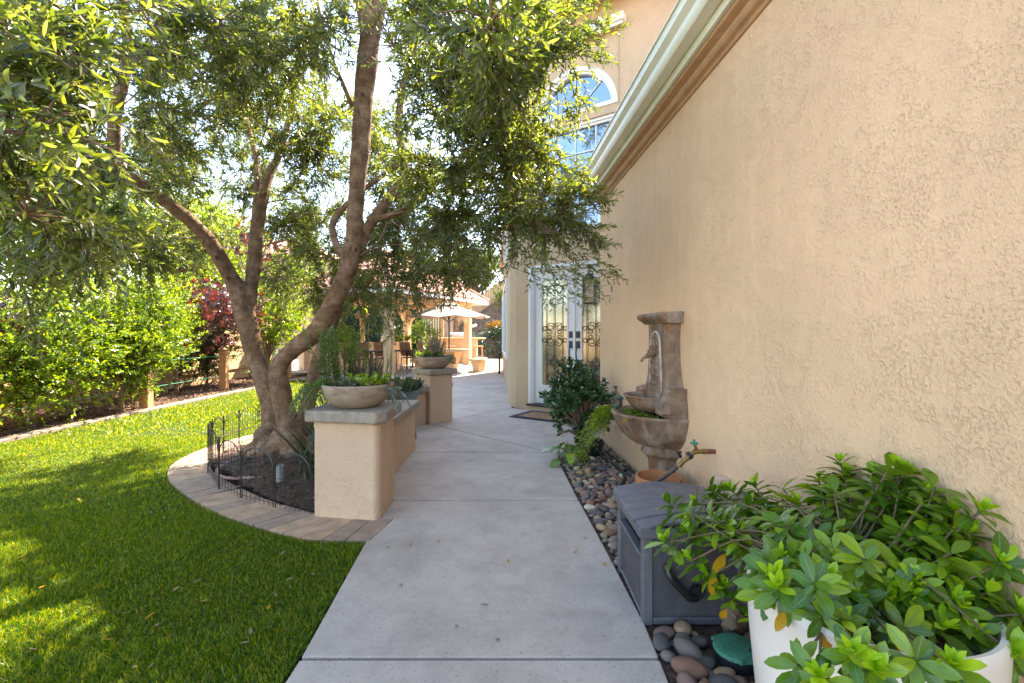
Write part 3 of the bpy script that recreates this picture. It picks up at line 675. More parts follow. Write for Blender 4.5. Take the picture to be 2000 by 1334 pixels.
def plant(name, label, cat, base, stems_n, spread, length, nl, L, W, mat, up=1., tilt=.35, ang=50, droop=.2, lod=1, dirbias=(0, 0, 0), sr=.004, z=0, group=None, curl=.1, wide=.45, taper=.35, stem_mat=None, pts=None):
    t = thing(name, label, cat, base, group=group); lb = LB(); sm = MB()
    B = pts if pts is not None else bowl_pts(stems_n, (0, 0, 0), spread, z)
    n = len(B); D = np.stack([rng.normal(0, tilt, n), rng.normal(0, tilt, n), np.full(n, up)], 1) + np.array(dirbias) + B * [1.5, 1.5, 0]
    Ln = length * rng.uniform(.6, 1.1, n)
    sprigs(lb, B, D, Ln, nl, L, W, ang, droop, lod, .12, sm, sr, False, curl, wide, taper)
    lb.build('leaves', M[mat], t)
    if len(sm.v): sm.build('stems', stem_mat or M['bark2'], t)
    return t
bz = .155
def c1(dx, dy): return (b1[0] + dx, b1[1] + dy, b1[2] + bz)
plant('upright_senecio', 'tall needle leaved succulent standing in the left of the near bowl', 'succulent', c1(-.12, .0), 22, .13, .42, 64, .038, .013, 'senecio', tilt=.10, ang=62, droop=.0, taper=.2)
plant('trailing_senecio', 'trailing fresh green succulent spilling over the left rim of the near bowl', 'succulent', c1(-.20, -.06), 22, .09, .30, 34, .036, .012, 'senecio', up=.35, tilt=.25, ang=58, droop=1.2, dirbias=(-.55, -.15, 0))
plant('golden_jade', 'yellow tipped golden jade rosettes at the right of the near bowl', 'succulent', c1(.12, -.08), 16, .10, .11, 11, .042, .030, 'jade_y', tilt=.4, ang=60, wide=.65, taper=.2, lod=2)
plant('pale_succulent', 'pale grey green succulent in the middle of the near bowl', 'succulent', c1(.0, -.10), 12, .08, .10, 12, .05, .012, 'rosemary', tilt=.5, ang=55)
plant('hanging_aloe', 'pale finger succulent hanging over the right rim of the near bowl', 'succulent', c1(.24, -.09), 3, .03, .20, 14, .07, .014, 'blue', up=.1, tilt=.15, ang=40, droop=.9, dirbias=(.4, -.25, 0))
plant('rosemary', 'grey green rosemary rising behind the near bowl', 'herb', c1(.05, .10), 30, .12, .22, 40, .026, .008, 'rosemary', tilt=.25, ang=60, droop=.0)
plant('rosemary', 'tall rosemary standing in the middle of the far bowl', 'herb', (b2[0], b2[1] + .03, b2[2] + bz), 34, .15, .36, 44, .034, .010, 'rosemary', tilt=.16, ang=55, droop=0)
plant('jade_mix', 'glossy jade leaves filling the far bowl', 'succulent', (b2[0] - .06, b2[1] - .05, b2[2] + bz), 40, .18, .13, 10, .05, .026, 'shrub', tilt=.5, ang=60, wide=.6)
plant('paddle_succulent', 'single upright paddle leaved succulent at the left of the far bowl', 'succulent', (b2[0] - .12, b2[1], b2[2] + bz), 2, .02, .36, 12, .075, .036, 'jade_y', tilt=.03, ang=50, droop=0, wide=.6)
t = thing('pencil_succulent', 'bare twisting stems trailing over the right rim of the far bowl', 'succulent', (b2[0], b2[1], b2[2] + .16)); m = MB()
for i in range(16):
    a = rng.uniform(-.9, .5) if i < 11 else rng.uniform(2.6, 3.6); r0 = .15; l = rng.uniform(.12, .22)
    m.tube([Vector(p) for p in cr([(r0 * math.cos(a), r0 * math.sin(a), 0), ((r0 + l * .6) * math.cos(a), (r0 + l * .6) * math.sin(a), .04), ((r0 + l) * math.cos(a + .2), (r0 + l) * math.sin(a), -.04), ((r0 + l * 1.05) * math.cos(a + .4), (r0 + l * .7) * math.sin(a), -.09)], 4)], .005, 4)
m.build('stems', M['rosemary'], t)
# tapered grey planter on thin legs
t = thing('grey_planter', 'blue grey tapered planter on thin legs between the seat wall and the far pillar', 'planter', (-1.42, 5.85, 0), .25)
m = MB(); z0, z1 = .36, .60
def ring(hx, hy, z): return [(-hx, -hy, z), (hx, -hy, z), (hx, hy, z), (-hx, hy, z)]
m.add(ring(.15, .13, z0) + ring(.23, .19, z1) + ring(.215, .175, z1) + ring(.205, .165, z1 - .05), [(3, 2, 1, 0)] + [(4 * k + i, 4 * k + (i + 1) % 4, 4 * k + 4 + (i + 1) % 4, 4 * k + 4 + i) for k in range(3) for i in range(4)] + [(12, 13, 14, 15)])
pg = plain('weathered_grey_resin', (.17, .20, .21), .7, .2, 14, .002, 90); m.build('trough', pg, t, bevel=.004)
for sx in (-1, 1):
    for sy in (-1, 1):
        m = MB(); m.tube([(sx * .14, sy * .12, .37), (sx * .19, sy * .16, 0)], .011, 6); m.build('leg', pg, t)
plant('spiky_aloe', 'dense blue green spiky aloes filling the grey planter', 'aloe', (-1.42, 5.85, .55), 130, .21, .12, 14, .14, .016, 'spike', tilt=.5, ang=38, droop=0, taper=.2, curl=-.1)
plant('leggy_shrub', 'grey green rosemary bush rising behind the seat wall', 'herb', (-1.75, 5.2, .0), 70, .30, .92, 60, .034, .011, 'rosemary', tilt=.16, ang=55, droop=0, sr=.006)
plant('upright_pittosporum', 'small fresh green upright shrub behind the near bowl', 'shrub', (-1.58, 5.62, .0), 26, .14, 1.15, 60, .028, .018, 'shrub_y', tilt=.07, ang=60, droop=0, sr=.005)
# strap leaves at the pillar foot
lb = LB(); n = 60; B = np.stack([rng.normal(-1.72, .10, n), rng.normal(4.3, .18, n), np.full(n, .03)], 1); D = np.stack([rng.normal(0, .35, n), rng.normal(-.0, .35, n), np.ones(n)], 1)
t = thing('strap_leaf_lily', 'dark green strap leaved lily clump between the olive trunk and the near pillar', 'lily', (0, 0, 0)); lb.leaves(B, D, rdir(n), rng.uniform(.3, .62, n), .02, 2, .45, .3, .3); lb.build('leaves', M['darkleaf'], t)

# ---------------------------------------------------------------- olive tree
tree = thing('olive_tree', 'large spreading olive tree with three leaning trunks in the paver ringed bed', 'tree', (0, 0, 0))
def T(l): return [(*at(a, b, Y), r * (.80 if b < 800 else .9)) for a, b, Y, r in l]
T2 = T([(585, 905, 4.5, .17), (572, 860, 4.46, .125), (560, 815, 4.45, .11), (546, 750, 4.4, .108), (546, 712, 4.36, .102), (572, 683, 4.3, .10), (612, 652, 4.2, .108), (645, 605, 4.1, .105), (672, 545, 4.05, .10), (688, 480, 4.0, .094), (697, 380, 3.95, .087), (706, 250, 3.9, .10), (716, 140, 3.85, .105), (728, 20, 3.8, .105)])
T2b = T([(722, 80, 3.85, .08), (705, -20, 3.75, .075), (690, -200, 3.7, .065), (680, -450, 3.7, .04)]); T2c = T([(725, 60, 3.85, .08), (748, -20, 3.9, .08), (790, -220, 4.0, .06), (840, -500, 4.1, .04)])
T1 = T([(548, 905, 4.8, .19), (538, 840, 4.8, .135), (522, 770, 4.85, .12), (500, 700, 4.9, .115), (484, 640, 4.9, .125), (468, 580, 4.9, .118), (440, 522, 4.8, .095), (402, 462, 4.6, .085), (352, 414, 4.4, .075), (292, 374, 4.2, .068), (243, 335, 4.0, .065), (223, 280, 3.9, .062), (232, 190, 3.8, .058), (250, 100, 3.8, .05), (240, 10, 3.8, .042), (225, -150, 3.8, .03)])
T1b = T([(480, 620, 4.92, .10), (494, 540, 5.0, .082), (506, 430, 5.1, .075), (522, 350, 5.2, .068), (545, 300, 5.3, .05), (572, 200, 5.4, .04), (590, 60, 5.4, .03)])
T1c = T([(484, 600, 5.0, .07), (494, 480, 5.2, .062), (503, 380, 5.3, .055), (498, 300, 5.4, .045), (470, 200, 5.5, .035), (450, 80, 5.5, .03)])
T1d = T([(250, 135, 3.8, .045), (285, 100, 3.8, .04), (332, 92, 3.75, .034), (322, 45, 3.7, .03), (305, -30, 3.7, .025)])
T3 = T([(588, 900, 4.75, .16), (592, 840, 4.8, .11), (605, 770, 4.95, .09), (625, 690, 5.1, .085), (652, 622, 5.1, .075), (668, 598, 5.05, .05), (702, 575, 5.0, .03), (727, 535, 4.9, .024), (745, 480, 4.9, .02)])
Tc = T([(690, 500, 4.05, .075), (722, 440, 4.15, .065), (762, 385, 4.25, .058), (792, 335, 4.35, .052), (778, 235, 4.4, .046), (800, 120, 4.4, .045), (834, 0, 4.4, .042), (870, -150, 4.4, .03)])
Td = T([(686, 505, 4.08, .06), (657, 480, 4.2, .042), (652, 430, 4.3, .038), (705, 375, 4.4, .034), (768, 330, 4.5, .032), (830, 300, 4.5, .02)])
Te = T([(730, 430, 4.1, .04), (790, 410, 4.1, .035), (860, 350, 3.9, .03), (960, 260, 3.6, .022), (1060, 190, 3.2, .015)])
Tg = T([(240, 20, 3.8, .04), (215, -120, 3.4, .036), (150, -260, 2.7, .03), (60, -380, 2.1, .02)]); Th = T([(700, -60, 3.75, .05), (800, -220, 3.3, .04), (930, -280, 2.8, .03), (1040, -260, 2.3, .02)])
Ti = T([(470, 210, 5.5, .035), (420, 190, 5.9, .03), (360, 240, 6.1, .02)]); Tj = T([(545, 300, 5.3, .045), (600, 250, 5.8, .035), (680, 220, 6.2, .025), (760, 260, 6.2, .015)])
Tf = T([(688, 208, 3.9, .03), (668, 160, 3.9, .022), (645, 100, 3.9, .02), (618, 0, 3.9, .02), (600, -100, 3.9, .018)])
wood = MB()
for i, L_ in enumerate([T2, T2b, T2c, T1, T1b, T1c, T3, Tc, Td, T1d, Te, Tf, Tg, Th, Ti, Tj]):
    c_ = cr(L_, 5); rr_ = [q[3] * (1 + .07 * noise.noise(Vector((q[0] * 5, q[2] * 6, i)))) for q in c_]
    jit = [Vector((noise.noise(Vector((q[2] * 4, i, 1))), noise.noise(Vector((q[2] * 4, i, 5))), 0)) * .014 for q in c_]
    wood.tube([Vector(q[:3]) + j for q, j in zip(c_, jit)], rr_, 14)
for px, py, Y, r in [(520, 868, 4.62, .14), (505, 885, 4.60, .15), (530, 905, 4.5, .19), (548, 850, 4.6, .09), (575, 905, 4.45, .17), (600, 890, 4.6, .15), (560, 870, 4.6, .14), (515, 850, 4.68, .10), (546, 862, 4.48, .06), (474, 590, 4.88, .06), (682, 530, 3.98, .05), (500, 935, 4.4, .15)]:
    wood.ico(at(px, py, Y), r, 2, (1, 1, .95), .25)
for a in range(7):
    an = a * .9 + .3; p = [(TB.x + .15 * math.cos(an), TB.y + .1 * math.sin(an), .22), (TB.x + .32 * math.cos(an), TB.y + .26 * math.sin(an), .12), (TB.x + .55 * math.cos(an + .2), TB.y + .45 * math.sin(an), .0)]
    wood.tube(cr(p, 4), [.12, .11, .10, .09, .08, .06, .05, .04, .03][:9], 8)
tr = wood.build('trunk', M['bark'], tree, smooth=True)
rm = tr.modifiers.new('remesh', 'REMESH'); rm.mode = 'VOXEL'; rm.voxel_size = .013; rm.use_smooth_shade = True
sm_ = tr.modifiers.new('smooth', 'SMOOTH'); sm_.iterations = 2; sm_.factor = .5
tx = bpy.data.textures.new('bark_lumps', 'CLOUDS'); tx.noise_scale = .22
dm = tr.modifiers.new('displace', 'DISPLACE'); dm.texture = tx; dm.strength = .016; dm.mid_level = .5; dm.texture_coords = 'LOCAL'
# crown: branches reach from the limbs into clusters of leafy twigs
limb = [Vector(q[:3]) for L_ in (T2, T2b, T2c, T1, T1b, T1c, T1d, Tc, Td, Te, Tf, Tg, Th, Ti, Tj) for q in cr(L_, 4) if q[2] > 1.9]
#  px, py, depth, radius m, sub-branches, twigs
CL = [(40, 90, 1.75, .36, 16, 34), (150, 40, 2.1, .42, 16, 40), (60, 260, 1.75, .34, 16, 36), (50, 420, 1.9, .32, 16, 34), (150, 470, 2.5, .32, 14, 34), (170, 200, 2.3, .40, 16, 44), 
 (160, 350, 2.9, .42, 14, 44), (300, 60, 2.6, .45, 16, 50), (300, 210, 3.4, .5, 16, 60), (400, 160, 3.9, .55, 16, 66), (330, 300, 4.2, .45, 12, 44), (250, 470, 3.6, .36, 12, 44), (430, 40, 3.0, .45, 16, 54),
 (110, 150, 4.0, .8, 18, 80), (60, 330, 4.4, .6, 18, 60),
 (540, 120, 4.0, .62, 18, 80), (520, 250, 4.6, .5, 16, 60), (600, 330, 5.2, .55, 16, 64), (580, 430, 5.6, .4, 12, 40), (640, 230, 5.0, .6, 16, 70), (620, 40, 3.6, .5, 16, 60), (640, 500, 5.4, .36, 12, 36), (560, 540, 6.0, .35, 12, 30), (700, 560, 5.2, .2, 8, 16),
 (770, 90, 3.4, .5, 16, 66), (870, 60, 2.9, .42, 16, 56), (960, 40, 2.0, .26, 12, 26), (1010, 90, 2.3, .28, 12, 26), (870, 190, 3.3, .45, 16, 60), (950, 240, 3.0, .40, 16, 56), (860, 330, 3.6, .48, 16, 64), (960, 350, 3.3, .38, 14, 54), (1030, 290, 2.9, .26, 12, 34),
 (1070, 370, 2.9, .22, 10, 26), (900, 440, 3.7, .42, 14, 54), (1000, 440, 3.2, .26, 12, 34), (1070, 455, 2.9, .14, 8, 13), (800, 450, 4.4, .45, 14, 50), (780, 520, 4.6, .28, 12, 28), (880, 515, 4.2, .22, 10, 22), (750, 330, 4.9, .5, 14, 56), (1060, 110, 2.8, .30, 12, 30), (1110, 60, 2.9, .26, 10, 20), (1000, 190, 3.1, .35, 12, 40), (720, 480, 5.2, .36, 10, 36),
 (470, 330, 6.2, .7, 16, 70), (380, 260, 6.0, .8, 16, 80), (300, 340, 6.0, .8, 16, 80), (480, 180, 6.2, .8, 16, 80), (620, 420, 6.4, .55, 14, 60), (700, 250, 6.2, .8, 16, 80), (420, 470, 6.4, .5, 14, 40), (580, 480, 6.6, .5, 14, 44), (760, 420, 6.2, .6, 14, 60), (850, 480, 5.6, .4, 12, 36), (690, 520, 5.8, .3, 10, 20), (600, 570, 5.6, .22, 8, 14), (780, 560, 5.2, .2, 8, 12), (540, 60, 6.0, .8, 16, 80), (100, 300, 5.6, .9, 18, 90), (200, 360, 5.6, .6, 16, 50),
 (690, 570, 4.7, .20, 8, 12), (830, 545, 4.4, .22, 8, 13), (740, 590, 4.9, .16, 6, 8), (900, 530, 4.0, .20, 8, 12), (640, 570, 5.4, .26, 8, 16), (80, 470, 3.0, .34, 12, 24), (330, 440, 4.6, .4, 12, 30),
 (250, -150, 3.0, .7, 18, 70), (600, -250, 3.6, .9, 20, 110), (950, -150, 3.0, .6, 18, 70), (400, -500, 4.4, 1.0, 20, 110), (800, -600, 4.2, 1.0, 20, 110), (100, -300, 4.0, .9, 20, 100), (700, -100, 5.0, .9, 20, 90), (300, -100, 5.2, .8, 20, 90), (900, -60, 4.6, .7, 16, 60)]
crown = LB(); near = LB(); br = MB(); flo = LB()
for (px, py, Y, rad, nb, ntw) in CL:
    ntw = int(ntw * (3.0 if Y > 5.5 else 2.3 if Y > 2.45 else 2.1))
    c_ = np.array(at(px, py, Y)); cv = Vector(c_)
    ls_ = sorted(limb, key=lambda v: (v - cv).length + .5 * abs(v.z - cv.z + .4)); c0_ = (ls_[0] - cv).length; ls_ = [v for v in ls_[:12] if (v - cv).length < 1.15 * c0_ + .05]; q = random.choice(ls_)
    mid_ = (q + cv) / 2 + Vector(rdir(1)[0]) * .22 * (q - cv).length + Vector((0, 0, .22 * (q - cv).length))
    L_ = max(.05, (q - cv).length); r0 = min(.012, .004 + .004 * L_)
    pts = cr([q, q.lerp(mid_, .5) + Vector(rdir(1)[0]) * .08 * L_, mid_, mid_.lerp(cv, .5) + Vector(rdir(1)[0]) * .08 * L_, cv], 4); n_ = len(pts)
    L_ < 1.25 and br.tube(pts, [r0 * (1 - .75 * i / (n_ - 1)) for i in range(n_)], 6, cap=False)
    D = nrm(rdir(nb) + nrm(cv - q if (cv - q).length > 0 else Vector((0, 0, 1))) * .4 if False else rdir(nb)); D[:, 2] = D[:, 2] * .8 + .05; D = nrm(D)
    R_ = rad * rng.uniform(.55, 1., nb)
    for j in range(nb):
        e = c_ + D[j] * R_[j]; br.tube([c_, c_ + D[j] * R_[j] * .5 + [0, 0, .03], e], [.006, .004, .0025], 4, cap=False)
    k_ = rng.integers(0, nb, ntw); u = rng.uniform(.25, 1.0, ntw)
    B = c_ + D[k_] * (R_[k_] * u)[:, None]; Dt = nrm(D[k_] * .7 + rdir(ntw) + np.array([0, 0, -.12])); Lt = rng.uniform(.16, .36, ntw)
    isn = Y < 2.45
    dd = np.hypot(B[:, 0], np.hypot(B[:, 1], B[:, 2] - 1.3)); ok = dd > .95
    tipp = B + Dt * Lt[:, None] * .9; tx_ = 1000 + 900 * tipp[:, 0] / tipp[:, 1]; ty_ = 653 - 900 * (tipp[:, 2] - 1.3) / tipp[:, 1]; lim = np.where(ty_ < 120, 1150, np.where(ty_ < 330, 1075, np.where(ty_ < 520, 1160, 1130))); ok &= ~((tx_ > lim) & (tx_ < 1400) & (ty_ > -20))
    for fr_ in (.1, .5, 1.):
        pp_ = B + Dt * Lt[:, None] * fr_; ax_ = 1000 + 900 * pp_[:, 0] / pp_[:, 1]; ay_ = 653 - 900 * (pp_[:, 2] - 1.3) / pp_[:, 1]
        lx = np.interp(ay_, [-50, 130, 250, 400], [728, 717, 706, 697]); hid = (np.abs(ax_ - lx) < 36) & (ay_ < 400) & (pp_[:, 1] < 3.85)
        l2 = np.interp(ay_, [60, 190, 280, 335, 374, 414, 470], [250, 232, 223, 243, 292, 352, 402]); hid |= (np.abs(ax_ - l2) < 32) & (ay_ > 60) & (ay_ < 470) & (pp_[:, 1] < 3.9)
        ok &= ~(hid & (rng.uniform(0, 1, len(B)) < .6))
    B, Dt, Lt = B[ok], Dt[ok], Lt[ok]
    if len(B) == 0: continue
    sprigs(near if isn else crown, B, Dt, Lt, 18 if isn else 24, .076 if isn else .060, .0185 if isn else .0155, 50, rng.uniform(.05, .4), 2 if isn else 1, .08, br, .0022, True, .12, .5, .3)
    if Y < 3.2 and py < 300:
        kk = rng.integers(0, len(B), 5); fp = np.repeat(B[kk], 26, 0) + rng.normal(0, .014, (130, 3)); flo.leaves(fp, rdir(130), rdir(130), .006, .005, 0)
# long hanging shoots at the right edge, in front of the entry bay
for (a, b_) in [((1000, 500, 3.3), (1170, 545, 3.1)), ((1010, 520, 3.4), (1130, 560, 3.2)), ((1060, 470, 3.0), (1185, 520, 2.9)), ((1080, 420, 2.9), (1175, 440, 2.8)), ((1100, 350, 2.8), (1185, 370, 2.7)), ((1040, 300, 2.8), (1150, 330, 2.7)), ((1050, 390, 2.9), (1165, 405, 2.8)), ((1030, 240, 2.8), (1110, 262, 2.7)), ((1090, 410, 2.9), (1160, 480, 2.8)), ((1060, 120, 2.7), (1185, 130, 2.6)), ((1070, 60, 2.7), (1195, 70, 2.6)), ((1090, 20, 2.7), (1190, 10, 2.6)), ((1100, 140, 2.7), (1130, 235, 2.6)), ((740, 560, 4.5), (770, 650, 4.4)), ((800, 540, 4.3), (815, 610, 4.2)), ((690, 560, 5.0), (715, 640, 4.9)), ((850, 520, 4.2), (870, 575, 4.1)), ((930, 500, 3.8), (960, 560, 3.7)), ((60, 520, 2.2), (100, 640, 2.1))]:
    p0, p1 = np.array(at(*a)), np.array(at(*b_)); l = np.linalg.norm(p1 - p0)
    for k_ in range(3):
        jj = rng.normal(0, .05, 3)
        sprigs(crown, [p0 + jj], [p1 - p0 + jj + [0, 0, .1 * l]], l, 26, .056, .012, 46, .12, 1, .05, br, .0022, True, .1, .5, .25)
        for u in (.3, .5, .7, .85): sprigs(crown, [p0 + jj + (p1 - p0) * u], [p1 - p0 + rdir(1)[0] * l * .9], l * .35, 14, .05, .0115, 46, .2, 1, .05, br, .0018, True, .1, .5, .25)
br.build('branches', M['bark2'], tree, smooth=True, fix=False)
crown.build('crown', M['olive'], tree); near.build('near_foliage', M['olive'], tree); flo.build('blossom', M['blossom'], tree)

# ---------------------------------------------------------------- wire garden fence round the bed
fence = thing('wire_border_fence', 'low black wire fence of arched panels round the olive bed', 'garden fence', (0, 0, 0))
FP = [(-1.45, 3.33), (-1.78, 3.45), (-2.14, 3.64), (-2.45, 3.85), (-2.84, 4.30), (-3.02, 4.64), (-3.13, 5.0), (-3.21, 5.42), (-3.18, 5.78), (-2.98, 5.95), (-2.7, 6.1)]
for (x0, y0), (x1, y1) in zip(FP, FP[1:]):
    m = MB(); a = Vector((x0, y0, 0)); b = Vector((x1, y1, 0)); e = (b - a); za = bedz(x0, y0) - .02; zb = bedz(x1, y1) - .02; hgt = .40
    def at_(u, z): return a + e * u + Vector((0, 0, za + (zb - za) * u + z))
    u0, u1 = .03, .97
    for u in (u0, u1): m.tube([at_(u, -.06), at_(u, hgt + .03)], .0042, 5)
    arc = [at_(.5 - (.5 - u0) * math.cos(t_), .30 + .13 * math.sin(t_)) for t_ in np.linspace(0, math.pi, 15)]
    m.tube(arc, .005, 4)
    for z in (.04, .23): m.tube([at_(u0, z), at_(u1, z)], .0022, 4)
    for u in np.linspace(u0, u1, 8)[1:-1]:
        top = .30 + .13 * math.sqrt(max(0, 1 - ((u - .5) / .47) ** 2)); m.tube([at_(u, .0), at_(u, top)], .002, 4)
    m.build('panel', M['black'], fence)
t = MB(); t.tube([Vector(p) for p in cr([(-2.60, 4.75, .07), (-2.72, 4.5, .07), (-2.70, 4.22, .06), (-2.50, 4.02, .05), (-2.15, 3.98, .06), (-2.0, 4.02, .03)], 8)], .014, 8)
tag(t.build('curved_conduit', M['conduit'], smooth=True), 'mauve plastic pipe curving over the mulch inside the wire fence', 'pipe')
t = MB(); t.lathe([(0, .12), (.026, .12), (.033, .125), (.036, .11), (.036, -.05)], 16, c=(-1.98, 3.93, .06)); t.lathe([(.026, .12), (.024, .04), (0, .03)], 16, c=(-1.98, 3.93, .06))
tag(t.build('pipe_stub', M['pipe'], smooth=True), 'short grey pipe stub standing in the mulch', 'pipe')
t = MB(); t.tube([Vector(p) for p in cr([(-1.9, 4.9, .35), (-2.3, 5.0, .33), (-2.8, 4.95, .30), (-3.1, 4.9, .20)], 6)], .006, 5)
tag(t.build('dead_twig', M['bark2']), 'long bare twig leaning across the wire fence', 'twig')

# ---------------------------------------------------------------- left side: fence, posts, shrubs
lf = thing('timber_fence', 'tan vertical board fence along the left side of the lawn', 'fence', (-8.1, 0, 0)); m = MB(); y = -1.5
while y < 15.5: m.box(-.012, .012, y, y + .137, .0, 1.78 + random.uniform(-.004, .004)); y += .142
m.build('boards', M['wood_fence'], lf, bevel=.002)
for z in (.3, 1.5): m = MB(); m.box(.0125, .055, -1.5, 15.5, z, z + .09); m.build('rail', M['wood_fence'], lf)
m = MB(); m.box(-.04, .05, -1.5, 15.5, 1.786, 1.82); m.build('cap_rail', M['wood_fence'], lf)
post_lab = ['squat cedar post nearest on the left of the lawn kerb', 'capped cedar post under the purple leaved tree', 'cedar post farthest along the lawn kerb']
for i, (x, y, h) in enumerate([(-6.47, 8.15, 1.0), (-6.72, 10.75, .95), (-6.6, 13.6, .95)]):
    t = thing('cedar_post', post_lab[i], 'post', (x, y, 0), .1, 'posts along the left bed'); m = MB(); m.box(-.075, .075, -.075, .075, -.1, h); m.build('shaft', M['wood_post'], t, bevel=.006)
    m = MB(); m.add([(-.095, -.095, h), (.095, -.095, h), (.095, .095, h), (-.095, .095, h), (0, 0, h + .06)], [(0, 1, 4), (1, 2, 4), (2, 3, 4), (3, 0, 4), (3, 2, 1, 0)]); m.build('cap', M['wood_post'], t)
wm = plain('green_wire', (.05, .30, .18), .5)
for i, z in enumerate((.32, .78)):
    m = MB(); m.tube([Vector(p) for p in cr([(-6.50, 2, z + .05), (-6.48, 5, z), (-6.47, 8.15, z + .03), (-6.72, 10.75, z + .02), (-6.6, 13.6, z)], 4)], .005, 5)
    tag(m.build('green_wire', wm), ['lower', 'upper'][i] + ' green garden wire strung between the cedar posts', 'wire', 'green wires')
m = MB(); m.tube([Vector(p) for p in cr([(-6.45, 3.5, .02), (-6.5, 5.5, .02), (-6.7, 6.6, .025), (-7.1, 7.4, .02), (-7.4, 8.2, .02)], 6)], .012, 6)
tag(m.build('drip_hose', M['rubber']), 'black drip hose lying on the bed beside the lawn kerb', 'hose')
def shrub(name, label, cat, base, c, rad, nb, ntw, nl, L, W, mat, h0=.3, lod=1, wide=.5, tl=.26, trunk=.035, ang=50, extra=None, group=None, shell=.35, leafpart='crown', bark='bark2', droop=.2, leanto=None, wpar='trunk'):
    t = thing(name, label, cat, base, group=group); c = np.array(c, float) - np.array(base); rad = np.array(rad, float); m = MB(); lb = LB()
    top = Vector(c) * .8 + Vector((0, 0, 0)); pts = cr([(0, 0, -.05), (random.uniform(-.05, .05), random.uniform(-.05, .05), c[2] * .4), tuple(c - [0, 0, rad[2] * .3])], 5); m.tube(pts, [trunk * (1 - .6 * i / len(pts)) for i in range(len(pts))], 7)
    D = rdir(nb); D[:, 2] = np.where(rng.uniform(0, 1, nb) < .5, np.abs(D[:, 2]), D[:, 2]); E_ = c + D * rad * rng.uniform(.5, 1, nb)[:, None]
    E_[:, 2] = np.maximum(E_[:, 2], .12)
    a0 = np.array([0, 0, max(.1, h0)])
    for e in E_:
        mid__ = a0 * .3 + e * .5 + np.array([c[0], c[1], c[2]]) * .2; m.tube([a0 + (c - a0) * random.uniform(0, .7), mid__, e], [trunk * .38, trunk * .22, trunk * .08], 5, cap=False)
    k_ = rng.integers(0, nb, ntw); B = c * .25 + E_[k_] * .75 + (E_[k_] - c) * rng.uniform(-.35, .3, ntw)[:, None] + rng.normal(0, 1, (ntw, 3)) * rad * .16
    B[:, 2] = np.maximum(B[:, 2], .06)
    Dt = nrm((B - c) / rad * .7 + rdir(ntw) * .8 + [0, 0, .3])
    sprigs(lb, B, Dt, tl * rng.uniform(.5, 1.2, ntw), nl, L, W, ang, droop, lod, .1, m if lod > 0 and ntw < 900 else None, .003, False, .15, wide)
    m.build(wpar, M[bark], t, smooth=True, fix=False)
    if len(lb.V):
        lb.build(leafpart, M[mat], t)
    if extra:
        lb = LB(); n = extra[1]; k_ = rng.integers(0, nb, n); B = E_[k_] + rng.normal(0, 1, (n, 3)) * rad * .15; sprigs(lb, B, nrm((B - c) + [0, 0, .6]), tl * .6, extra[2], L * extra[3], W * extra[3], 35, 0, lod, .1); lb.build('new_growth', M[extra[0]], t)
    return t
shrub('garden_shrub', 'large bright green shrub at the far left between the kerb and fence', 'shrub', (-7.0, 6.6, 0), (-6.72, 6.5, .95), (.80, 1.5, 1.05), 80, 2200, 11, .066, .034, 'shrub', extra=('shrub_y', 260, 7, .9), tl=.25)
shrub('garden_shrub', 'big sunlit yellow green shrub left of the olive tree, before the fence', 'shrub', (-7.1, 8.6, 0), (-6.62, 8.1, 1.15), (.75, 1.25, 1.25), 80, 2200, 11, .064, .034, 'shrub', extra=('shrub_y', 460, 7, 1.), tl=.25)
shrub('garden_shrub', 'tall yellow green shrub filling the gap before the fence, left of the purple leaved tree', 'shrub', (-7.5, 9.9, 0), (-7.35, 9.7, 1.5), (.6, .8, 1.2), 60, 1100, 11, .066, .034, 'shrub', extra=('shrub_y', 300, 7, 1.), tl=.25)
shrub('garden_shrub', 'dark green shrub at the extreme left edge below the red leaves', 'shrub', (-6.9, 5.2, 0), (-6.8, 5.1, .8), (.7, .8, .85), 60, 900, 11, .066, .034, 'shrub', tl=.25)
shrub('garden_shrub', 'low leafy shrub growing forward over the squat cedar post by the kerb', 'shrub', (-6.4, 7.6, 0), (-6.32, 7.75, .95), (.34, .75, .62), 40, 700, 11, .062, .034, 'shrub', extra=('shrub_y', 120, 7, 1.), tl=.22)
shrub('climbing_shrub', 'dark green climbing shrub on the fence under the purple leaved tree', 'shrub', (-7.7, 11.6, 0), (-7.6, 11.5, .95), (.40, 1.2, .95), 40, 800, 11, .065, .034, 'darkleaf')
shrub('redbud_tree', 'slender small tree with drooping purple and red leaves left of the olive trunk', 'tree', (-7.35, 10.1, 0), (-6.85, 10.7, 1.75), (1.0, 1.5, .95), 36, 320, 9, .10, .085, 'purple', wide=.5, tl=.34, trunk=.05, ang=75, h0=1.2, droop=.5)
shrub('redbud_tree', 'purple and red leaved tree whose top shows high above the left shrubs', 'tree', (-7.6, 13.4, 0), (-7.3, 13.2, 3.7), (1.1, 1.5, 1.3), 26, 130, 9, .10, .085, 'purple', tl=.34, trunk=.06, ang=75, h0=1.8, droop=.5)
shrub('redbud_tree', 'red leaf sprays reaching in at the far left edge', 'tree', (-6.9, 5.0, 0), (-6.45, 5.95, 1.45), (.28, .35, .5), 8, 22, 7, .10, .085, 'purple', tl=.3, trunk=.02, ang=75, h0=.8, droop=.5)
shrub('garden_shrub', 'bright green shrub seen between the forked olive trunks', 'shrub', (-6.6, 12.4, 0), (-6.6, 12.6, 1.6), (1.0, 1.2, 1.5), 50, 1100, 11, .075, .038, 'shrub_y', extra=('yellow', 30, 6, .7))
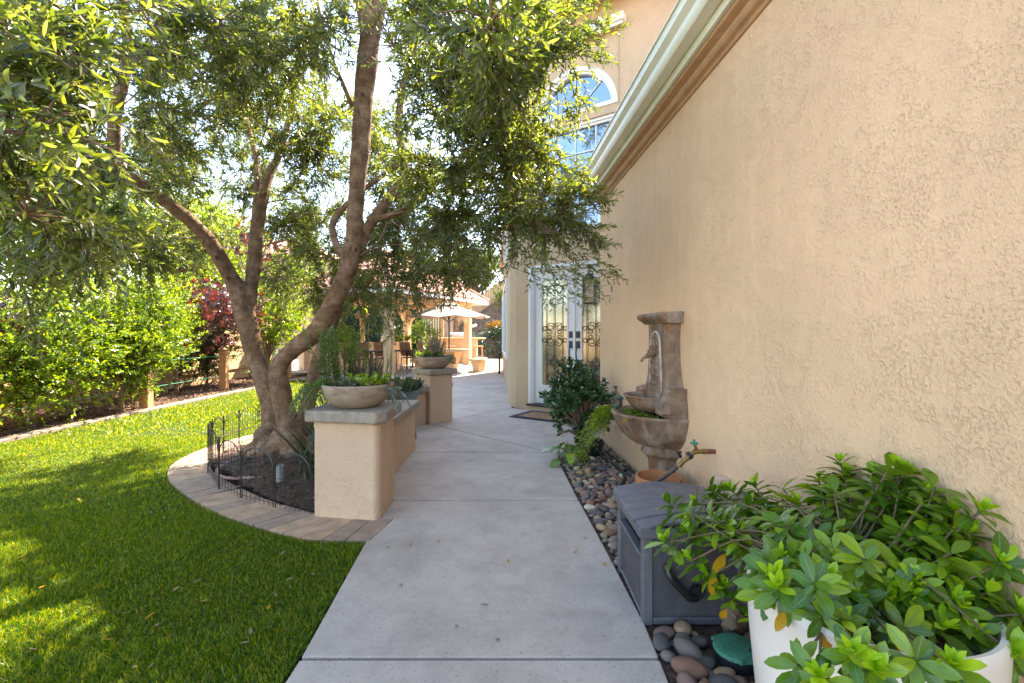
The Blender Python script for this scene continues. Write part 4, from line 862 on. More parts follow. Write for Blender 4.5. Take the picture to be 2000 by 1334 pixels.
shrub('red_tipped_shrub', 'loose shrub with red leaf tips behind the olive trunk', 'shrub', (-5.2, 14.4, 0), (-5.3, 14.6, .9), (.7, .6, .9), 26, 200, 10, .08, .035, 'shrub_y', extra=('purple', 60, 6, .8))
# taller trees beyond the fence
far = [('broadleaf_tree', 'tall leafy tree beyond the fence between the olive limbs', (-12.5, 19), 4.6, (2.4, 2.4, 2.2), 'shrub'), ('broadleaf_tree', 'bright leafy tree rising beyond the left fence at the far left', (-11.5, 7.5), 3.9, (2.0, 2.6, 2.2), 'shrub'), ('broadleaf_tree', 'second leafy tree beyond the left fence, above the sunlit shrub', (-11.3, 11.5), 4.0, (2.1, 2.6, 2.1), 'shrub_y'),
 ('broadleaf_tree', 'leafy tree beyond the fence seen through the olive fork', (-11.5, 16), 4.3, (2.4, 2.6, 2.3), 'shrub_y'), ('broadleaf_tree', 'leafy tree behind the gazebo roof on the left', (-9.5, 19.5), 3.0, (2.0, 1.8, 1.6), 'shrub'),
 ('broadleaf_tree', 'yellow green tree far behind the olive trunks', (-14, 23), 4.0, (3.0, 2.4, 2.0), 'shrub_y')]
for nm, lab, (x, y), zc, rad, mt in far:
    shrub(nm, lab, 'tree', (x, y, 0), (x, y, zc), rad, 70, 2600, 9, .12, .06, mt, h0=1.0, lod=0, tl=.42, trunk=.12, group='trees beyond the fence')
nh = thing('neighbour_house', 'pale neighbouring house glimpsed through the foliage behind the olive tree', 'house', (-13.5, 27, 0)); m = MB(); m.box(-3, 3, -2, 4, -.1, 5.6); m.build('wall', M['tanbox'], nh)
m = MB(); m.add([(-3.5, -2.5, 5.6), (3.5, -2.5, 5.6), (3.5, 4.5, 5.6), (-3.5, 4.5, 5.6), (-1, 1, 7.0), (1, 1, 7.0)], [(0, 1, 5, 4), (1, 2, 5), (2, 3, 4, 5), (3, 0, 4), (3, 2, 1, 0)]); m.build('roof', M['tile'], nh)
m = MB(); m.box(-.9, .5, -2.03, -2.005, 3.2, 4.6); m.build('window', M['win'], nh)

# ---------------------------------------------------------------- wall fountain
# local frame: u along the wall (away from camera), p out of the wall
def WF(u, p, z): return Vector((wallx(u) - p, u, z))
fo = thing('wall_fountain', 'tall weathered stone wall fountain with two half round bowls on the stucco wall', 'fountain', (wallx(3.55), 3.55, 0))
FI = Matrix.Translation((wallx(3.55), 3.55, 0)).inverted()
def toF(mb): mb.v = [tuple(FI @ Vector(v)) for v in mb.v]; return mb
UC = 3.56
def slab(m, half, z0, z1, p0, p1):  # outline via half-width function sampled
    pass
zz = [(.70, .345), (.735, .35), (.80, .345), (.84, .33), (.88, .30), (.92, .27), (.97, .25), (1.03, .232), (1.10, .218), (1.18, .210), (1.26, .208), (1.34, .214), (1.38, .222)]
m = MB(); vs = []
for z, hw in zz:
    for sgn, pp in ((-1, -.02), (-1, .045), (-.78, .10), (.78, .10), (1, .045), (1, -.02)): vs.append(WF(UC + sgn * hw, pp + .03 * max(0, (.95 - z)) / .25, z))
n = 6; m.add(vs, [(i * n + j, i * n + (j + 1) % n, (i + 1) * n + (j + 1) % n, (i + 1) * n + j) for i in range(len(zz) - 1) for j in range(n)] + [tuple(range(n)), tuple(range(n * len(zz) - 1, n * len(zz) - 1 - n, -1))])
toF(m).build('back_plate', M['fountain'], fo, smooth='auto')
m = MB(); prof = [(-.02, 1.38), (.10, 1.38), (.115, 1.39), (.12, 1.40), (.15, 1.415), (.165, 1.435), (.165, 1.452), (.15, 1.462), (-.02, 1.465)]; n = len(prof); vs = []
for u in (UC - .275, UC + .275):
    for p_, z in prof: vs.append(WF(u, p_, z))
m.add(vs, [(i, (i + 1) % n, n + (i + 1) % n, n + i) for i in range(n)] + [tuple(range(n - 1, -1, -1)), tuple(range(n, 2 * n))]); toF(m).build('cornice', M['fountain'], fo, bevel=.006)
# recessed arched niche: a raised border with bead edge and a lumpy inlay
m = MB(); no = []
for a in np.linspace(0, math.pi, 13): no.append((.095 * math.cos(a), 1.22 + .10 * math.sin(a)))
no = [(.13, .86)] + no + [(-.13, .86)]
m.tube([WF(UC + a, .105, z) for a, z in no], .010, 6); toF(m).build('niche_border', M['fountain_light'], fo, smooth=True)
m = MB(); nx, nz = 22, 60; idx = {}
vs = []; fs = []
for j in range(nz + 1):
    z = .86 + .45 * j / nz
    hw = .128 - .033 * min(1, (z - .86) / .36) if z < 1.22 else .095 * math.sqrt(max(0, 1 - ((z - 1.22) / .10) ** 2)) if z < 1.32 else 0
    for i in range(nx + 1):
        u = -1 + 2 * i / nx; q_ = noise.noise(Vector((u * hw * 38, z * 30, 0))); vs.append(WF(UC + u * hw, .102 + .024 * abs(q_) + .02 * max(0, noise.noise(Vector((u * 9, z * 42, 4)))), z))
for j in range(nz):
    for i in range(nx): a = j * (nx + 1) + i; fs.append((a, a + 1, a + nx + 2, a + nx + 1))
m.add(vs, fs); toF(m).build('niche', M['fountain'], fo, smooth=True)
m = MB(); m.ico(WF(UC, .13, 1.17), .035, 2, (1, 1, 1.2), .5); m.ico(WF(UC, .155, 1.145), .022, 2, (1.3, 1, .8), .5); m.tube([WF(UC, .15, 1.13), WF(UC, .20, 1.12), WF(UC, .215, 1.09)], .011, 8); m.ico(WF(UC - .01, .12, 1.215), .022, 2, (1, 1, 1.6), .5)
toF(m).build('spout', M['fountain'], fo, smooth=True)
def halfbowl(ru, rp, zb, h, thick, pc=.0, name='basin', mat='fountain'):
    m = MB(); prof = [(0, 0), (.38, .01), (.62, .10), (.84, .38), (.96, .72), (1.0, .90), (1.02, .93), (1.02, 1.0), (.98 - thick * .2, 1.0), (.90 - thick, .90), (.80 - thick, .6), (0, .5)]; seg = 26; vs = []
    for r, z in prof:
        for k in range(seg + 1):
            a = math.pi * k / seg; vs.append(WF(UC + ru * r * math.cos(a), pc + rp * r * math.sin(a), zb + h * z))
    n = seg + 1; m.add(vs, [(i * n + k, i * n + k + 1, (i + 1) * n + k + 1, (i + 1) * n + k) for i in range(len(prof) - 1) for k in range(seg)])
    return toF(m).build(name, M[mat], fo, smooth=True)
halfbowl(.235, .29, .70, .135, .05, .05, 'upper_basin')
m = MB(); m.box(0, 1, 0, 1, 0, 1); 
for sgn in (-1, 1):
    m = MB(); pr = [(.0, .735), (.20, .735), (.20, .79), (.17, .815), (.145, .855), (.15, .90), (.13, .915), (.0, .915)] if sgn < 0 else [(.0, .735), (.16, .735), (.15, .86), (.0, .90)]; n = len(pr); vs = []
    for u in (UC + sgn * .25, UC + sgn * .335):
        for p_, z in pr: vs.append(WF(u, p_, z))
    m.add(vs, [(i, (i + 1) % n, n + (i + 1) % n, n + i) for i in range(n)] + [tuple(range(n - 1, -1, -1)), tuple(range(n, 2 * n))]); toF(m).build('scroll_bracket', M['fountain'], fo, bevel=.006)
halfbowl(.355, .43, .44, .265, .05, .0, 'lower_basin')
m = MB(); prof = [(.185, .46), (.175, .43), (.185, .40), (.175, .385), (.15, .37), (.135, .33), (.13, .2), (.135, .08), (.19, .04), (.20, -.05)]; seg = 22; vs = []
for r, z in prof:
    for k in range(seg + 1):
        a = math.pi * k / seg; vs.append(WF(UC + r * math.cos(a), .0 + r * 1.15 * math.sin(a), z))
n = seg + 1; m.add(vs, [(i * n + k, i * n + k + 1, (i + 1) * n + k + 1, (i + 1) * n + k) for i in range(len(prof) - 1) for k in range(seg)]); toF(m).build('pedestal', M['fountain'], fo, smooth=True)
m = MB(); vs = [WF(UC, .02, .665)] + [WF(UC + .32 * math.cos(a), .38 * math.sin(a), .66) for a in np.linspace(0, math.pi, 20)]; m.add(vs, [(0, i, i + 1) for i in range(1, 20)]); toF(m).build('soil', M['soil'], fo)
# plants in the lower basin
pts = np.array([WF(UC + rng.uniform(-.3, .38), rng.uniform(.12, .42), .66) for _ in range(46)]); bp = np.array([wallx(3.55), 3.55, 0])
plant('trailing_stonecrop', 'trailing light green stonecrop spilling over the far side of the fountain bowl', 'succulent', (0, 0, 0), 0, 0, .16, 18, .024, .015, 'shrub_y', pts=np.array([WF(UC + rng.uniform(-.22, .32), rng.uniform(.15, .40), .68) for _ in range(90)]) , tilt=.6, up=.4, droop=.6, wide=.6)
lb = LB(); n = 70; B = np.array([WF(UC + rng.uniform(.05, .34), rng.uniform(.32, .43), .69) for _ in range(n)]); D = np.stack([rng.uniform(-.9, -.2, n), rng.uniform(-.3, .4, n), np.full(n, .1)], 1); m = MB()
sprigs(lb, B, D, rng.uniform(.12, .34, n), 26, .026, .016, 65, 1.5, 1, .05, m, .0006)
t = thing('hanging_stonecrop', 'curtain of hanging green stonecrop at the left of the fountain bowl', 'succulent', (0, 0, 0)); lb.build('leaves', M['shrub_y'], t); m.build('stems', M['stem'], t)
t = thing('rosette_succulent', 'blue grey rosette succulent beside the small upper fountain bowl', 'succulent', tuple(WF(UC + .22, .33, .70))); lb = LB()
for cxy, r in (((0, 0, .06), .045), ((-.03, -.05, .0), .04), ((.0, .07, .02), .035)):
    n = 26; k_ = np.arange(n); a = k_ * 2.4; el = .1 + .9 * k_ / n; D = np.stack([np.cos(a) * np.cos(el), np.sin(a) * np.cos(el), np.sin(el)], 1); lb.leaves(np.tile(np.array(cxy, float), (n, 1)), D, np.stack([-np.cos(a) * .5, -np.sin(a) * .5, np.ones(n)], 1), r, r * .55, 2, -.25, .1, .65)
lb.build('leaves', M['blue'], t); m = MB(); m.tube([(0, 0, -.06), (0, 0, .06)], .016, 8); m.build('stem', M['bark2'], t)
t = thing('brown_aeonium', 'leggy brown stemmed succulent at the far end of the fountain bowl', 'succulent', tuple(WF(UC + .30, .30, .68))); m = MB(); lb = LB()
for i in range(5):
    e = Vector((rng.uniform(-.08, .04), rng.uniform(-.06, .08), rng.uniform(.07, .17))); m.tube([(0, 0, 0), e * .5 + Vector((.01, 0, 0)), e], .009, 6)
    n = 14; a = np.arange(n) * 2.4; el = .2 + .8 * np.arange(n) / n; D = np.stack([np.cos(a) * np.cos(el), np.sin(a) * np.cos(el), np.sin(el)], 1); lb.leaves(np.tile(np.array(e), (n, 1)), D, np.stack([-np.cos(a), -np.sin(a), np.ones(n)], 1), .035, .018, 2, 0, .1, .65)
m.build('stems', M['bark2'], t, smooth=True); lb.build('leaves', M['rosemary'], t)

# ---------------------------------------------------------------- hose tap, terracotta pot, meter boxes
tap = thing('garden_tap', 'brass garden tap with green handle and splitter on the stucco wall', 'tap', tuple(WF(2.83, 0, .58))); Lw = lambda u, p, z: Vector((-p + WK * 0, u, z))
m = MB(); m.tube([Lw(0, -.01, 0), Lw(0, .055, 0)], .014, 10); m.build('pipe', plain('red_primed_pipe', (.20, .05, .04), .6, .3, 40), tap, smooth='auto')
m = MB(); m.tube([Lw(0, .05, 0), Lw(0, .075, 0)], .018, 6); m.tube([Lw(0, .075, 0), Lw(0, .12, .0), Lw(-.005, .16, -.022)], [.013, .016, .013], 10); m.tube([Lw(0, .11, 0), Lw(0, .125, .045)], .010, 8); m.tube([Lw(-.005, .15, -.015), Lw(-.005, .165, -.035)], .021, 12)
m.tube([Lw(-.005, .16, -.03), Lw(-.01, .20, -.055), Lw(-.012, .23, -.085)], [.017, .016, .018], 10); m.build('valve_body', M['brass'], tap, smooth='auto')
m = MB(); m.lathe([(0, 0), (.024, .0), (.026, .004), (.024, .009), (0, .009)], 10, c=(-.127, 0, .047)); m.tube([Lw(0, .127, .05), Lw(0, .13, .075)], .007, 6); m.build('handle', M['valve'], tap)
m = MB(); m.tube([Lw(-.005, .152, -.018), Lw(-.006, .17, -.028)], .0245, 14); m.tube([Lw(-.01, .215, -.035), Lw(-.01, .225, -.005)], .009, 6); m.ico(Lw(-.01, .226, .0), .015, 1, (1.4, 1, .6)); m.build('coupling', M['black'], tap, smooth='auto')
hp0 = WF(2.818, .235, .49); m = MB(); m.tube([Vector(p) for p in cr([tuple(hp0), (.93, 2.83, .42), (.86, 2.90, .34), (.83, 2.96, .27), (.84, 3.02, .20)], 6)], .0125, 10)
tag(m.build('garden_hose', plain('brown_hose', (.06, .04, .03), .5, .2, 30), smooth=True), 'dark brown hose running from the tap down into the terracotta pot', 'hose')
t = thing('terracotta_pot', 'empty looking terracotta pot behind the grey resin box', 'pot', (.985, 3.10, -.02)); m = MB()
m.lathe([(0, .0), (.10, .0), (.135, .30), (.135, .305), (.150, .305), (.153, .355), (.150, .367), (.138, .367), (.134, .33), (.115, .10), (0, .08)], 40); m.build('pot', M['terracotta'], t, smooth='auto')
for (u, wd, p_, z0, z1, lab) in ((2.66, .07, .075, .34, .475, 'taller tan utility box low on the stucco wall above the shrub'), (2.54, .10, .06, .33, .445, 'smaller square tan utility box beside the taller one')):
    t = thing('utility_box', lab, 'utility box', tuple(WF(u, 0, z0))); m = MB(); m.box(-p_, .02, -wd / 2, wd / 2, 0, z1 - z0); m.build('body', M['tanbox'], t, bevel=.004)
    m = MB(); m.box(-p_ - .004, -p_ - .0005, -wd / 2 + .006, wd / 2 - .006, .01, z1 - z0 - .01); m.ico((-p_ - .005, 0, .02), .004, 1); m.build('cover', M['tanbox'], t, bevel=.002)
m = MB(); m.tube([Vector(p) for p in cr([tuple(WF(2.5, .03, .44)), tuple(WF(2.42, .05, .47)), tuple(WF(2.36, .05, .40)), tuple(WF(2.34, .04, .2))], 6)], .008, 8)
tag(m.build('green_cable', plain('green_cable', (.02, .07, .05), .5), smooth=True), 'dark green cable looping out of the utility boxes', 'cable')

# ---------------------------------------------------------------- resin hose box
bx = thing('resin_storage_box', 'charcoal grey resin hose box with arched plank lid on the pebbles', 'storage box', (.59, 2.075, 0))
W_, D_, Hb = .475, .50, .425
m = MB(); pw = .045
for (a, b, c_, d_) in ((0, pw, 0, pw), (W_ - pw, W_, 0, pw), (0, pw, D_ - pw, D_), (W_ - pw, W_, D_ - pw, D_)): m.box(a, b, c_, d_, -.015, Hb)
m.box(pw, W_ - pw, .004, .03, -.012, .02); m.box(pw, W_ - pw, .004, .03, Hb - .03, Hb); m.box(.004, .03, pw, D_ - pw, .0, .02); m.box(.004, .03, pw, D_ - pw, Hb - .02, Hb)
m.build('frame', M['resin'], bx, bevel=.005)
m = MB(); m.box(pw, W_ - pw, .012, .03, .022, Hb - .032); m.box(W_ - .03, W_ - .012, pw, D_ - pw, .0, Hb); m.box(pw, W_ - pw, D_ - .03, D_ - .012, .0, Hb); m.box(.012, .028, pw, D_ - pw, .022, .275)
m.build('side_panel', M['resin_grain'], bx)
m = MB(); m.box(-.004, .036, pw, D_ - pw, .277, .292); m.build('slot_sill', M['resin'], bx, bevel=.004)
m = MB(); m.box(.06, .40, .06, .44, .05, .34); m.tube([(.05, .08, .325), (.05, D_ - .08, .325)], .012, 8); m.tube([(.05, .08, .300), (.05, D_ - .08, .300)], .010, 8); m.build('reel_guide', M['black'], bx)
m = MB(); npk = 6; y = -.028; yw = (D_ + .056) / npk
def lidz(x): t_ = (x + .03) / (W_ + .06); return Hb + .003 + .052 * math.sin(math.pi * (.12 + .76 * t_)) - .018
for i in range(npk):
    a, b = y + i * yw + .0015, y + (i + 1) * yw - .0015; ex = .03 if 0 < i < npk - 1 else .018; xs_ = np.linspace(-ex, W_ + ex, 12); vs = []
    dz = .0 if 0 < i < npk - 1 else -.006
    for x in xs_: vs += [(x, a, lidz(x) + dz), (x, b, lidz(x) + dz), (x, b, lidz(x) + .014 + dz), (x, a, lidz(x) + .014 + dz)]
    m.add(vs, [(4 * k + j, 4 * k + (j + 1) % 4, 4 * k + 4 + (j + 1) % 4, 4 * k + 4 + j) for k in range(11) for j in range(4)] + [(0, 1, 2, 3), (47, 46, 45, 44)])
m.box(-.022, -.006, -.02, D_ + .02, Hb - .035, Hb + .004); m.box(-.02, W_ + .02, -.024, -.010, Hb - .035, Hb + .01); m.box(-.01, W_ + .01, .0, D_, Hb + .001, Hb + .012)
m.build('lid', M['resin'], bx, bevel=.003)
m = MB(); m.tube([Vector(p) for p in cr([(.10, -.008, .265), (.115, -.03, .22), (.16, -.032, .17), (.20, -.03, .13), (.24, -.01, .12)], 6)], .017, 8); m.lathe([(0, 0), (.03, 0), (.03, .02), (0, .02)], 14, c=(0, 0, 0)); 
m.v[-56:] = [(v[0] + .24, v[2] * -1 + .0, v[1] + .145) for v in m.v[-56:]]; m.build('crank_handle', M['black'], bx, smooth='auto')

# ---------------------------------------------------------------- jade plant, leafy plant, drip line
jt = thing('jade_plant', 'large dark jade plant with thick stems in a black ribbed pot by the wall corner', 'jade plant', (.84, 5.02, -.02)); m = MB()
m.lathe([(0, 0), (.12, 0), (.15, .13), (.16, .13), (.165, .15), (.16, .165), (.15, .165), (.14, .10), (0, .10)] , 40); m.build('pot', M['rubber'], jt, smooth='auto')
m = MB(); lb = LB(); c_ = np.array((-.10, 0, .60)); rd = np.array((.32, .28, .37)); nb = 110; D = rdir(nb); E_ = c_ + D * rd * (rng.uniform(.35, 1, nb) ** .6)[:, None]
E_[:, 2] = np.maximum(E_[:, 2], .22)
m.tube([(0, 0, .08), (-.02, 0, .25), (-.05, 0, .42)], [.05, .042, .03], 9); m.tube([(-.02, .02, .1), (-.10, .0, .22), (-.22, -.04, .28), (-.34, -.08, .26)], [.03, .024, .018, .01], 7)
for e in E_:
    s_ = np.array((-.03 + rng.uniform(-.02, .02), 0, rng.uniform(.18, .45))); m.tube([s_, s_ * .45 + e * .55 + [0, 0, -.03], e], [.010, .007, .004], 5, cap=False)
m.build('stems', M['bark2'], jt, smooth=True, fix=False)
for k_ in range(3): sprigs(lb, E_ + rng.normal(0, .03, (nb, 3)), nrm(D + rdir(nb) * .5 + [0, 0, .5]), .08, 11, .056, .034, 65, 0, 2, .0, None, .002, True, -.1, .65, .2)
lb.build('crown', M['jade'], jt)
pl = thing('broad_leaf_plant', 'low plant with broad veined green leaves in front of the jade pot', 'leafy plant', (.58, 4.62, -.02)); lb = LB(); m = MB()
for i in range(17):
    a = i * 2.4; r = rng.uniform(.02, .17); hgt = rng.uniform(.07, .24) if i != 3 else .30; p = np.array((r * math.cos(a), r * math.sin(a), hgt)); m.tube([(0, 0, 0), p * .6 + [0, 0, .04], p], .004, 4)
    lb.leaves([p], [(math.cos(a) + rng.normal(0, .2), math.sin(a) - .3, rng.uniform(-.5, .15))], [(0, -.2, 1)], rng.uniform(.12, .17), rng.uniform(.08, .11), 2, .35, .15, .38)
m.build('stems', M['senecio'], pl); lb.build('leaves', M['gard'], pl)
m = MB(); m.tube([Vector(p) for p in cr([(.80, 5.2, .27), (.86, 4.95, .17), (.93, 4.7, .04), (1.0, 4.45, .03), (1.02, 4.2, .03), (.97, 4.0, .03), (.90, 3.85, .03), (.88, 3.7, .02), (.86, 3.55, .0)], 7)], .012, 8)
tag(m.build('drip_tube', M['rubber'], smooth=True), 'black irrigation tube running from the jade pot over the pebbles', 'tube')
m = MB(); m.tube([Vector(p) for p in cr([(1.0, 5.1, .03), (1.08, 4.6, .02), (1.12, 4.1, .03), (1.08, 3.75, .02), (.98, 3.62, .03), (.9, 3.7, .02)], 7)], .009, 6)
tag(m.build('drip_tube', M['rubber'], smooth=True), 'thinner black tube hugging the foot of the stucco wall', 'tube')

# ---------------------------------------------------------------- pebbles
pmats = []
for i, (nm, c_) in enumerate([('mauve', (.20, .125, .10)), ('grey', (.165, .14, .12)), ('tan', (.36, .24, .14)), ('dark grey', (.085, .075, .072)), ('cream', (.50, .42, .29)), ('reddish brown', (.22, .11, .07)), ('olive brown', (.20, .16, .10))]):
    k = NM('pebble_' + nm.replace(' ', '_'), .6, .4); oi = k.n('ObjectInfo'); cc = k.ramp(k.noise(22, 5, .6), [(.3, tuple(x * .75 for x in c_)), (.7, tuple(min(1, x * 1.2) for x in c_))])
    st = k.noise(8, 4, .6, stretch=(1, 1, 5)); cc = k.mix(k.ramp(st, [(.55, 0.), (.7, .35)]), cc, tuple(min(1, x * 1.6) for x in c_)); k.col(cc); k.bump(k.noise(120, 4), .0012); pmats.append((nm, k.m))
def pebmesh(seed, mat):
    bm = bmesh.new(); bmesh.ops.create_icosphere(bm, subdivisions=3, radius=1)
    for v in bm.verts:
        k_ = 1 + .17 * noise.noise(v.co * .9 + Vector((seed * 7.3, 0, 0))); v.co *= k_
        e = 2.3; 
    me = bpy.data.meshes.new('pebble'); bm.to_mesh(me); bm.free(); me.polygons.foreach_set('use_smooth', [True] * len(me.polygons)); me.materials.append(mat); return me
pmesh = [[pebmesh(i * 5 + j, mt) for j in range(5)] for i, (nm, mt) in enumerate(pmats)]
blocks = [(.60, 1.075, 2.075, 2.575)]
cand = []
tries = 0
grid = {}
def free(x, y, r):
    gx, gy = int(x / .1), int(y / .1)
    for i in range(gx - 1, gx + 2):
        for j in range(gy - 1, gy + 2):
            for (a, b, q_) in grid.get((i, j), ()):
                if (a - x) ** 2 + (b - y) ** 2 < (.80 * (r + q_)) ** 2: return False
    return True
pin = inset(pbed, .028)
special = [(.905, 1.86, .108), (.985, 1.32, .33), (.985, 3.10, .14), (.84, 5.02, .16), (.88, 2.03, .06), (wallx(3.56) - .05, 3.56, .16)]
for rr0, tries in ((.046, 500), (.036, 3500), (.027, 9000), (.018, 5000)):
    for _ in range(tries):
        y = rng.uniform(1.3, 5.6); x = rng.uniform(.45, 1.35); r = rr0 * rng.uniform(.85, 1.15) * (1.05 if y < 2.1 else .84)
        if not pip(np.array([x]), np.array([y]), pin)[0]: continue
        if x > wallx(y) - r: continue
        if .59 - r < x < 1.09 + r and 2.06 - r * .8 < y < 2.59 + r: continue
        if any((x - a) ** 2 + (y - b) ** 2 < (q_ + r * .6) ** 2 for a, b, q_ in special): continue
        if not free(x, y, r): continue
        grid.setdefault((int(x / .1), int(y / .1)), []).append((x, y, r)); cand.append((x, y, r))
def vis(c): x, y, r = c; px = 1000 + 900 * x / y; py = 653 + 900 * 1.3 / y; return (r / y if (px < 2000 and py < 1345) else 0)
cand.sort(key=vis, reverse=True)
cand = [c for c in cand if vis(c) > 0]
extra = MB()
for i, (x, y, r) in enumerate(cand):
    ci = rng.choice(7, p=[.26, .22, .14, .16, .05, .11, .06]); sx_, sy_, sz_ = r * rng.uniform(1.0, 1.28), r * rng.uniform(.74, .95), r * rng.uniform(.5, .72)
    z = -.022 + sz_ * .8 + (rng.uniform(0, .012)); rot = (rng.uniform(-.25, .25), rng.uniform(-.25, .25), rng.uniform(0, 3.14))
    if i < 290:
        o = bpy.data.objects.new('pebble', pmesh[ci][i % 5]); link(o); o.location = (x, y, z); o.scale = (sx_, sy_, sz_); o.rotation_euler = rot
        wh_ = 'among the larger stones in front of the grey box' if y < 2.08 else ('in the strip between path and grey box' if y < 2.6 else ('in the pebble bed between the grey box and the fountain' if y < 3.6 else 'in the far pebble bed by the jade plant'))
        tag(o, 'smooth %s river pebble %s' % (pmats[ci][0], wh_), 'pebble', '%s pebbles %s' % (pmats[ci][0], wh_))
    else:
        Mx = Matrix.LocRotScale(Vector((x, y, z)), __import__('mathutils').Euler(rot), Vector((sx_, sy_, sz_))); me = pmesh[0][i % 5]; bb = len(extra.v)
        extra.v += [tuple(Mx @ v.co) for v in me.vertices]; extra.f += [tuple(bb + q_ for q_ in p.vertices) for p in me.polygons]; extra.m += [int(ci)] * len(me.polygons)
if extra.v: tag(extra.build('small_pebbles', [p[1] for p in pmats], smooth=True, fix=False), 'small mixed river pebbles filling the gaps of the bed by the wall', 'pebbles', kind='stuff')
chips(pbed, 1500, .4, 1.4, 1.3, 5.8, lambda a, b: -.02, .03, 'pebble_bed_litter', 'bark_chip', 'dark litter between the pebbles by the wall', .012)
# rough rock and pine needles
m = MB(); m.ico((0, 0, 0), 1, 3, (1, 1, 1), .6); rk = m.build('rough_rock', plain('rough_rock', (.34, .25, .17), .9, .35, 14, .01, 30), smooth='auto'); rk.location = (.975, 2.03, .045); rk.scale = (.055, .040, .085); rk.rotation_euler = (.2, -.55, .4)
tag(rk, 'angular brown rock leaning against the grey box beside the white pot', 'rock')
vb = thing('irrigation_valve_lid', 'round green plastic valve lid among the pebbles', 'valve lid', (.905, 1.86, .018), .3); m = MB(); m.lathe([(0, .026), (.080, .026), (.086, .022), (.088, .010), (.084, .008)], 40)
for a in (0, 2.1, 4.2): m.box(.08 * math.cos(a) - .012, .08 * math.cos(a) + .012, .08 * math.sin(a) - .012, .08 * math.sin(a) + .012, .010, .024)
for i in range(-4, 5):
    for j in range(-4, 5):
        if (i * .015) ** 2 + (j * .015) ** 2 < .0042 and (i + j) % 2 == 0: m.box(i * .015 - .005, i * .015 + .005, j * .015 - .002, j * .015 + .002, .026, .0285)
m.build('lid', M['valve'], vb, smooth='auto'); m = MB(); m.lathe([(.080, .008), (.078, -.05)], 32); m.build('housing', M['rubber'], vb, smooth=True); m = MB(); m.ico((.03, -.04, .028), .006, 2); m.build('bolt', M['black'], vb)

# ---------------------------------------------------------------- white pot with gardenia
PT = (.995, 1.31, -.06)
pt = thing('white_planter', 'large round white glazed planter at the bottom right', 'planter', PT); m = MB(); R0 = .292
m.lathe([(0, 0), (R0 * .66, 0), (R0 * .74, .05), (R0 * .92, .28), (R0 * .985, .48), (R0, .60), (R0 * .995, .625), (R0 * .97, .636), (R0 * .93, .632), (R0 * .91, .60), (R0 * .9, .54), (0, .54)], 64); m.build('pot', M['potwhite'], pt, smooth='auto')
m = MB(); m.lathe([(R0 * .905, .575), (R0 * .5, .59), (0, .60)], 32); m.build('soil', M['soil'], pt, smooth=True)
gd = thing('gardenia_bush', 'lush glossy green bush with lime new leaves growing in the white planter', 'bush', (PT[0], PT[1], .57)); lb = LB(); yl = LB(); ye = LB(); m = MB()
#   branch tips: pixel, pixel, depth
tips = []
for px, py, Y in [(1310, 985, 1.95), (1300, 1060, 1.9), (1345, 1040, 1.85), (1360, 985, 2.05), (1400, 975, 2.1), (1385, 1125, 1.75), (1350, 1095, 1.8), (1430, 960, 2.1), (1475, 950, 2.05), (1430, 1010, 1.95), (1490, 1000, 1.9), (1480, 1070, 1.75), (1440, 1080, 1.8), (1420, 1150, 1.7), (1530, 955, 1.95), (1560, 985, 1.8), (1545, 1060, 1.65), (1500, 1135, 1.55), (1490, 1190, 1.5), (1600, 1040, 1.65), (1590, 1110, 1.5), (1570, 1170, 1.42), (1650, 905, 1.75), (1680, 930, 1.72), (1620, 960, 1.75), (1720, 960, 1.65), (1750, 930, 1.6), (1660, 1010, 1.65), (1710, 1060, 1.5), (1640, 1100, 1.45), (1720, 1130, 1.38), (1840, 920, 1.5), (1860, 925, 1.48), (1800, 960, 1.5), (1950, 950, 1.38), (1900, 970, 1.4), (1860, 1010, 1.38), (1920, 1040, 1.32), (1840, 1075, 1.32), (1780, 1010, 1.45), (1980, 1045, 1.28), (1800, 1140, 1.28), (1790, 1070, 1.38), (1925, 1160, 1.2), (1970, 1120, 1.24), (1870, 1160, 1.22), (1990, 1200, 1.15), (1980, 1280, 1.08), (1900, 1240, 1.14), (1560, 1300, 1.0), (1600, 1325, .95), (1710, 1310, .93), (1665, 1280, .96), (1860, 1305, .93), (1790, 1290, .94), (1990, 1000, 1.33), (2040, 1100, 1.2), (2060, 1000, 1.25), (2050, 1250, 1.1)]:
    tips.append(np.array(at(px, py, Y)) - np.array((0, .0, 0)))
for _ in range(30):
    py_ = rng.uniform(1085, 1232); tips.append(np.array(at(rng.uniform(1485, 1930), py_, 1.30 - (py_ - 1085) / 147 * .20 + rng.uniform(-.02, .05))))
for _ in range(9): tips.append(np.array(at(rng.uniform(1500, 1560), rng.uniform(1080, 1215), rng.uniform(1.28, 1.40))))
tips = np.array(tips) ; tips[:, 0] = np.minimum(tips[:, 0], wallx(tips[:, 1]) - .05)
